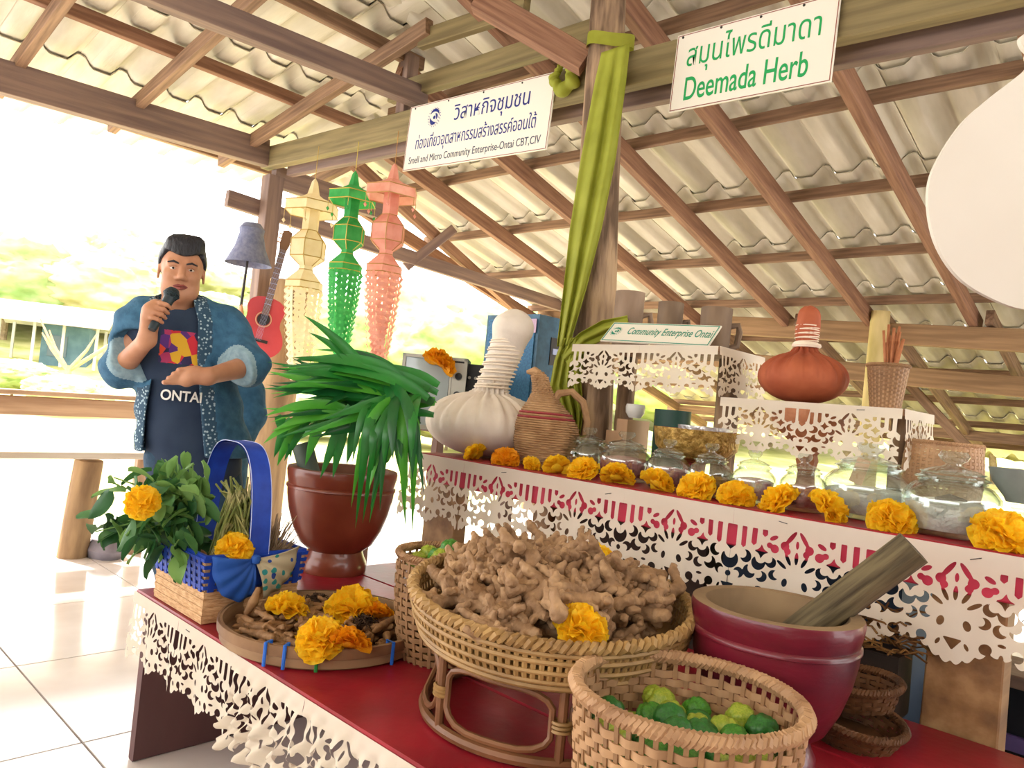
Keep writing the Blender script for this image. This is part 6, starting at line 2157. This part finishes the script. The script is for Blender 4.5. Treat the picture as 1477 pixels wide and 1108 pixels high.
    mic.matrix_world = Mw @ Matrix.Translation(m0) @ q
    Lm = (m1 - m0).length
    MICB = mat('mic_black', '1c2c34', rough=.4)
    MICG = mat('mic_grille', '3a4a50', '20282c', rough=.5, scale=200, metal=.6, bump=.8, bscale=300)
    MB().lathe([(.001, -.012), (.013, -.012), (.0155, 0), (.0165, Lm * .45), (.020, Lm * .78), (.0215, Lm * .80), (.001, Lm * .80)], 20).build('handle', MICB, mic)
    MB().lathe([(.001, Lm * .79), (.022, Lm * .80), (.027, Lm * .88), (.027, Lm * .95), (.020, Lm * 1.03), (.001, Lm * 1.06)], 20).build('grille', MICG, mic)
    MB().tube([(.0275 * cos(2 * pi * k / 20), .0275 * sin(2 * pi * k / 20), Lm * .90) for k in range(20)], .0025, 5, closed=True).build('grille_band', MICB, mic)
    return o
man()

def helper_person():
    base, topz, B = person_frame(322, 470, 3.5)
    o = tag(thing('person', 'person in blue jacket mostly hidden behind the speaking man', 'person', tuple(base)))
    o.rotation_euler = (0, 0, B.rz)
    s = topz / 1.72
    H = Vector((0, 0, topz - .128))
    shz = topz - .30
    wr = Vector(B(345, 652, -.12)); el = Vector(B(364, 600, .02)); sh_ = Vector((.15, .03, shz))
    pr_ = head_prims(H) + [((0, .03, H.z - .14), (0, .04, shz - .06), .055, .09, .04), ((0, .03, shz - .05), (0, .03, .72), .11, .10, .05)]
    pr_ += [(tuple(sh_), tuple(el), .045, .036, .03), (tuple(el), tuple(wr), .036, .026, .02), ((-.15, .03, shz), (-.2, .03, shz - .27), .045, .036, .03), ((-.2, .03, shz - .27), (-.19, -.03, shz - .48), .036, .026, .02)]
    for (w_, dr) in ((wr, Vector((-.5, -.5, -.6)).normalized()), (Vector((-.19, -.03, shz - .48)), Vector((0, -.2, -1)).normalized())):
        pm_ = w_ + dr * .05
        sd = dr.cross(Vector((0, -1, 0))).normalized()
        pr_ += [(tuple(w_), tuple(pm_), .026, .028, .015), (tuple(pm_ - sd * .02), tuple(pm_ + sd * .02), .019, .019, .01)]
        for k in range(4):
            k0 = pm_ + dr * .03 + sd * (-.027 + .018 * k)
            k1 = k0 + dr * .03
            k2 = k1 + dr * .018 + Vector((0, -.014, 0))
            pr_ += [(tuple(k0), tuple(k1), .0088, .008, .004), (tuple(k1), tuple(k2), .008, .007, .003)]
        pr_.append((tuple(pm_ + sd * .022), tuple(pm_ + sd * .045 + dr * .03), .011, .008, .006))
    for s_ in (-1, 1):
        pr_ += [((s_ * .08, .03, .70), (s_ * .09, .03, .38), .07, .05, .03), ((s_ * .09, .03, .38), (s_ * .09, .05, .06), .05, .035, .02), ((s_ * .09, .05, .04), (s_ * .11, -.11, .03), .03, .027, .02)]
    put('body', solid_mesh('body', solid(pr_, .008), SKIN), o)
    face_parts(o, H)
    put('hair', hair_mesh(H, .009), o)
    cf = el.lerp(wr, .6)
    put('jacket', solid_mesh('jacket', solid([((-.11, .04, shz), (.11, .04, shz), .085, .085, .05), ((0, .035, shz - .05), (0, .035, .62), .165, .185, .05, (1, .78, 1)), (tuple(sh_), tuple(el), .07, .062, .04), (tuple(el), tuple(cf), .06, .05, .03), ((-.15, .03, shz), (-.2, .03, shz - .27), .07, .06, .04), ((-.2, .03, shz - .27), (-.19, -.01, shz - .42), .06, .05, .03)], .01, post=lambda G, F: np.maximum(F, .60 - G[..., 2])), DENIM), o)
    put('trousers', solid_mesh('trousers', solid([((s_ * .08, .035, .68), (s_ * .09, .045, .10), .095, .065, .03) for s_ in (-1, 1)], .012), mat('dark_trousers', '1a1c24', '24262e', rough=.85, scale=20)), o)
    for s_ in (-1, 1):
        put('shoe', solid_mesh('shoe', solid([((s_ * .09, .07, .045), (s_ * .11, -.1, .038), .045, .04, .02)], .01, post=lambda G, F: np.maximum(F, -G[..., 2])), mat('dark_shoe', '2a2422', rough=.5)), o)
helper_person()
# ------------------------------------------------------------------ beyond the pavilion: trees, shrubs and a small house
def crown_mesh(seed, m):
    rn = random.Random(seed)
    bm = bmesh.new()
    bmesh.ops.create_icosphere(bm, subdivisions=5, radius=1)
    lobes = [(Vector((rn.gauss(0, 1), rn.gauss(0, 1), rn.gauss(0, .8))).normalized(), rn.uniform(.25, .5), rn.uniform(.1, .34)) for _ in range(42)]
    from mathutils import noise
    for v in bm.verts:
        n = v.co.normalized()
        d = .72
        for (c, w_, a_) in lobes:
            q = max(0, 1 - (1 - n.dot(c)) / (w_ * .5))
            d = max(d, .72 + a_ * q ** .6)
        d += .05 * noise.noise(n * 7 + Vector((seed, 0, 0))) + .07 * noise.noise(n * 17)
        v.co = n * d
    me = bpy.data.meshes.new('crown')
    bm.to_mesh(me); bm.free()
    me.materials.append(m)
    me.polygons.foreach_set('use_smooth', [True] * len(me.polygons))
    return me
TREEM = [mat('tree_olive', '9c9e68', 'c4c090', rough=.95, scale=3, bump=.8, bscale=9), mat('tree_green', '7f9a5a', 'acba80', rough=.95, scale=3, bump=.8, bscale=9), mat('tree_straw', 'b4ac74', 'd4cca0', rough=.95, scale=3, bump=.8, bscale=9)]
CROWNS = [crown_mesh(s, TREEM[s % 3]) for s in range(6)]
BARK = mat('far_bark', '7d6a50', '9a8668', rough=.9, scale=6)
def far_tree(px, dist, h_, w_, k, label, group=None):
    d = ray(px, 520); d.z = 0; d.normalize()
    p = d * dist
    gz = ground_z(p.x, p.y)
    o = thing('tree' if h_ > 2.2 else 'shrub', label, 'tree' if h_ > 2.2 else 'shrub', (p.x, p.y, gz), rz=px * .7, group=group)
    ch = h_ * .44
    cz = h_ - ch * .9
    put('crown', CROWNS[k % 6], o, loc=(0, 0, cz), scale=(w_ / 2, w_ / 2, ch))
    MB().tube([(0, 0, -.3), (.05 * h_, 0, cz * .5), (0, 0, cz)], [h_ * .035, h_ * .028, h_ * .02], 8).build('trunk', BARK, o)
    return o
TR = [(-60, 60, 5, 9, 0, 'pale spreading tree at the far left edge'), (40, 66, 5.2, 10, 2, 'broad straw coloured tree behind the small house'), (150, 62, 4.6, 9, 3, 'pale olive tree just left of the speaking man'),
      (215, 66, 4.4, 8, 5, 'tall pale tree half hidden by the speaking man'), (312, 50, 4, 6.5, 1, 'green tree between the man and the guitar'), (430, 52, 4.5, 7.5, 4, 'green tree behind the cream lantern'),
      (500, 40, 5.5, 8, 1, 'bushy green tree behind the green lantern'), (575, 48, 6.5, 9, 2, 'straw green tree behind the pink lantern'), (650, 38, 5.2, 7.5, 4, 'bushy green tree left of the loudspeaker'),
      (735, 45, 6, 9, 1, 'green tree behind the loudspeaker'), (905, 40, 4.8, 9, 1, 'bright green tree seen under the mug shelf'), (1000, 36, 4.5, 8, 4, 'bright green tree behind the dark green pot'),
      (1120, 40, 5, 9, 2, 'pale tree behind the carved pedestal'), (1230, 38, 5, 8, 1, 'bright tree seen between the large jars'), (1450, 36, 4.5, 9, 5, 'pale tree at the far right edge')]
for (px, d_, h_, w_, k, lb) in TR:
    far_tree(px, d_, h_, w_, k, lb)
HILL = [(-90, 54), (-35, 70), (0, 50), (15, 76), (75, 56), (95, 72), (125, 50), (180, 70), (190, 52), (240, 58), (265, 72), (345, 60), (395, 64), (465, 62), (530, 60), (610, 62), (690, 58), (770, 60)]
for i, (px, d_) in enumerate(HILL):
    far_tree(px, d_, 4.2 + (i * 7 % 5) * .35, 7.5 + (i * 3 % 4), i + 2, 'rounded sunlit tree among those covering the far hillside', 'trees on the far hillside')
for i, (px, d_, h_, w_, lb) in enumerate([(20, 30, 1.4, 3.2, 'low pale shrub beyond the railing at far left'), (105, 27, 1.2, 2.6, 'low shrub in front of the small house'), (320, 26, 1.6, 3.4, 'green shrub right of the speaking man'), (470, 24, 1.7, 4, 'green shrub behind the cream lantern tail'),
                                          (545, 25, 1.6, 3.6, 'green shrub between the green and pink lantern tails'), (655, 24, 1.7, 4, 'green shrub behind the television'), (940, 20, 1.2, 3.4, 'bright shrub under the mug shelf')]):
    far_tree(px, d_, h_, w_, i + 1, lb)
# bare branching tree by the house
d = ray(100, 520); d.z = 0; d.normalize()
p = d * 33
o = thing('tree', 'slender bare branched tree in front of the small house', 'tree', (p.x, p.y, ground_z(p.x, p.y)))
rn = random.Random(4)
BRK = mat('pale_bark', 'b8906a', 'c8a480', rough=.9, scale=6)
MB().tube([(0, 0, -.3), (.05, 0, .6), (0, 0, 1.2)], [.16, .13, .11], 8).build('trunk', BRK, o)
for k in range(7):
    a = rn.uniform(-1.1, 1.1)
    L_ = rn.uniform(1.4, 2.6)
    e = RIGHT * sin(a) * L_ + UP * (1.2 + cos(a) * L_) + FWD * rn.uniform(-.4, .4)
    MB().tube([(0, 0, 1.0), Vector((0, 0, 1.2)).lerp(e, .5) + RIGHT * .15 * math.copysign(1, a), e], [.085, .06, .025], 6).build('branch', BRK, o)
# small house
d = ray(72, 520); d.z = 0; d.normalize()
p = d * 42
gz = ground_z(p.x, p.y)
HS = thing('house', 'small open sided house with pale roof in the distance', 'house', (p.x, p.y, gz), rz=YAW + .35)
WH = mat('house_wall', '4a6470', '5a747e', rough=.9, scale=2)
RF = mat('house_roof', 'a8a49c', 'b8b4aa', rough=.8, scale=2)
MB().box((.5, 1, 1.0), (2.0, 1.6, 2.0)).build('wall', WH, HS, smooth=False)
for (x, y) in ((-2, -.8), (-.6, -.8), (.6, -.8), (2, -.8), (-2, 1.6), (2, 1.6)):
    MB().box((x, y, 1.0), (.12, .12, 2.0)).build('post', RF, HS, smooth=False)
for s_ in (-1, 1):
    mb = MB(); mb.add([(-2.6, .4, 2.9), (2.6, .4, 2.9), (2.6, .4 + s_ * 2.0, 1.95), (-2.6, .4 + s_ * 2.0, 1.95), (-2.6, .4, 2.98), (2.6, .4, 2.98), (2.6, .4 + s_ * 2.0, 2.03), (-2.6, .4 + s_ * 2.0, 2.03)], [(0, 1, 2, 3), (4, 5, 6, 7), (0, 1, 5, 4), (1, 2, 6, 5), (2, 3, 7, 6), (3, 0, 4, 7)])
    mb.build('roof_slope', RF, HS, smooth=False)
MB().box((.2, .18, 1.0), (.8, .04, 1.0)).build('window', mat('house_window', '4a5a60', rough=.3), HS, smooth=False)
# unseen rear roof slope, added to hold back light behind the viewer
rb = thing('light_block_roof', 'unseen rear corrugated slope added behind the viewer to block light', kind='structure')
bme = wave_sheet(sh_w + .06, 4.4).mesh('corrugated_sheet', FIBRO, smooth=True, sharp=60)
yr = y_start - .05
for i in range(19):
    q = put('corrugated_sheet', bme, rb, loc=(-6.36 + i * sh_w, yr - 4.3 * cos(sa), rz(yr) + .02 - 4.3 * sin(sa)), rot=(sa, 0, 0))
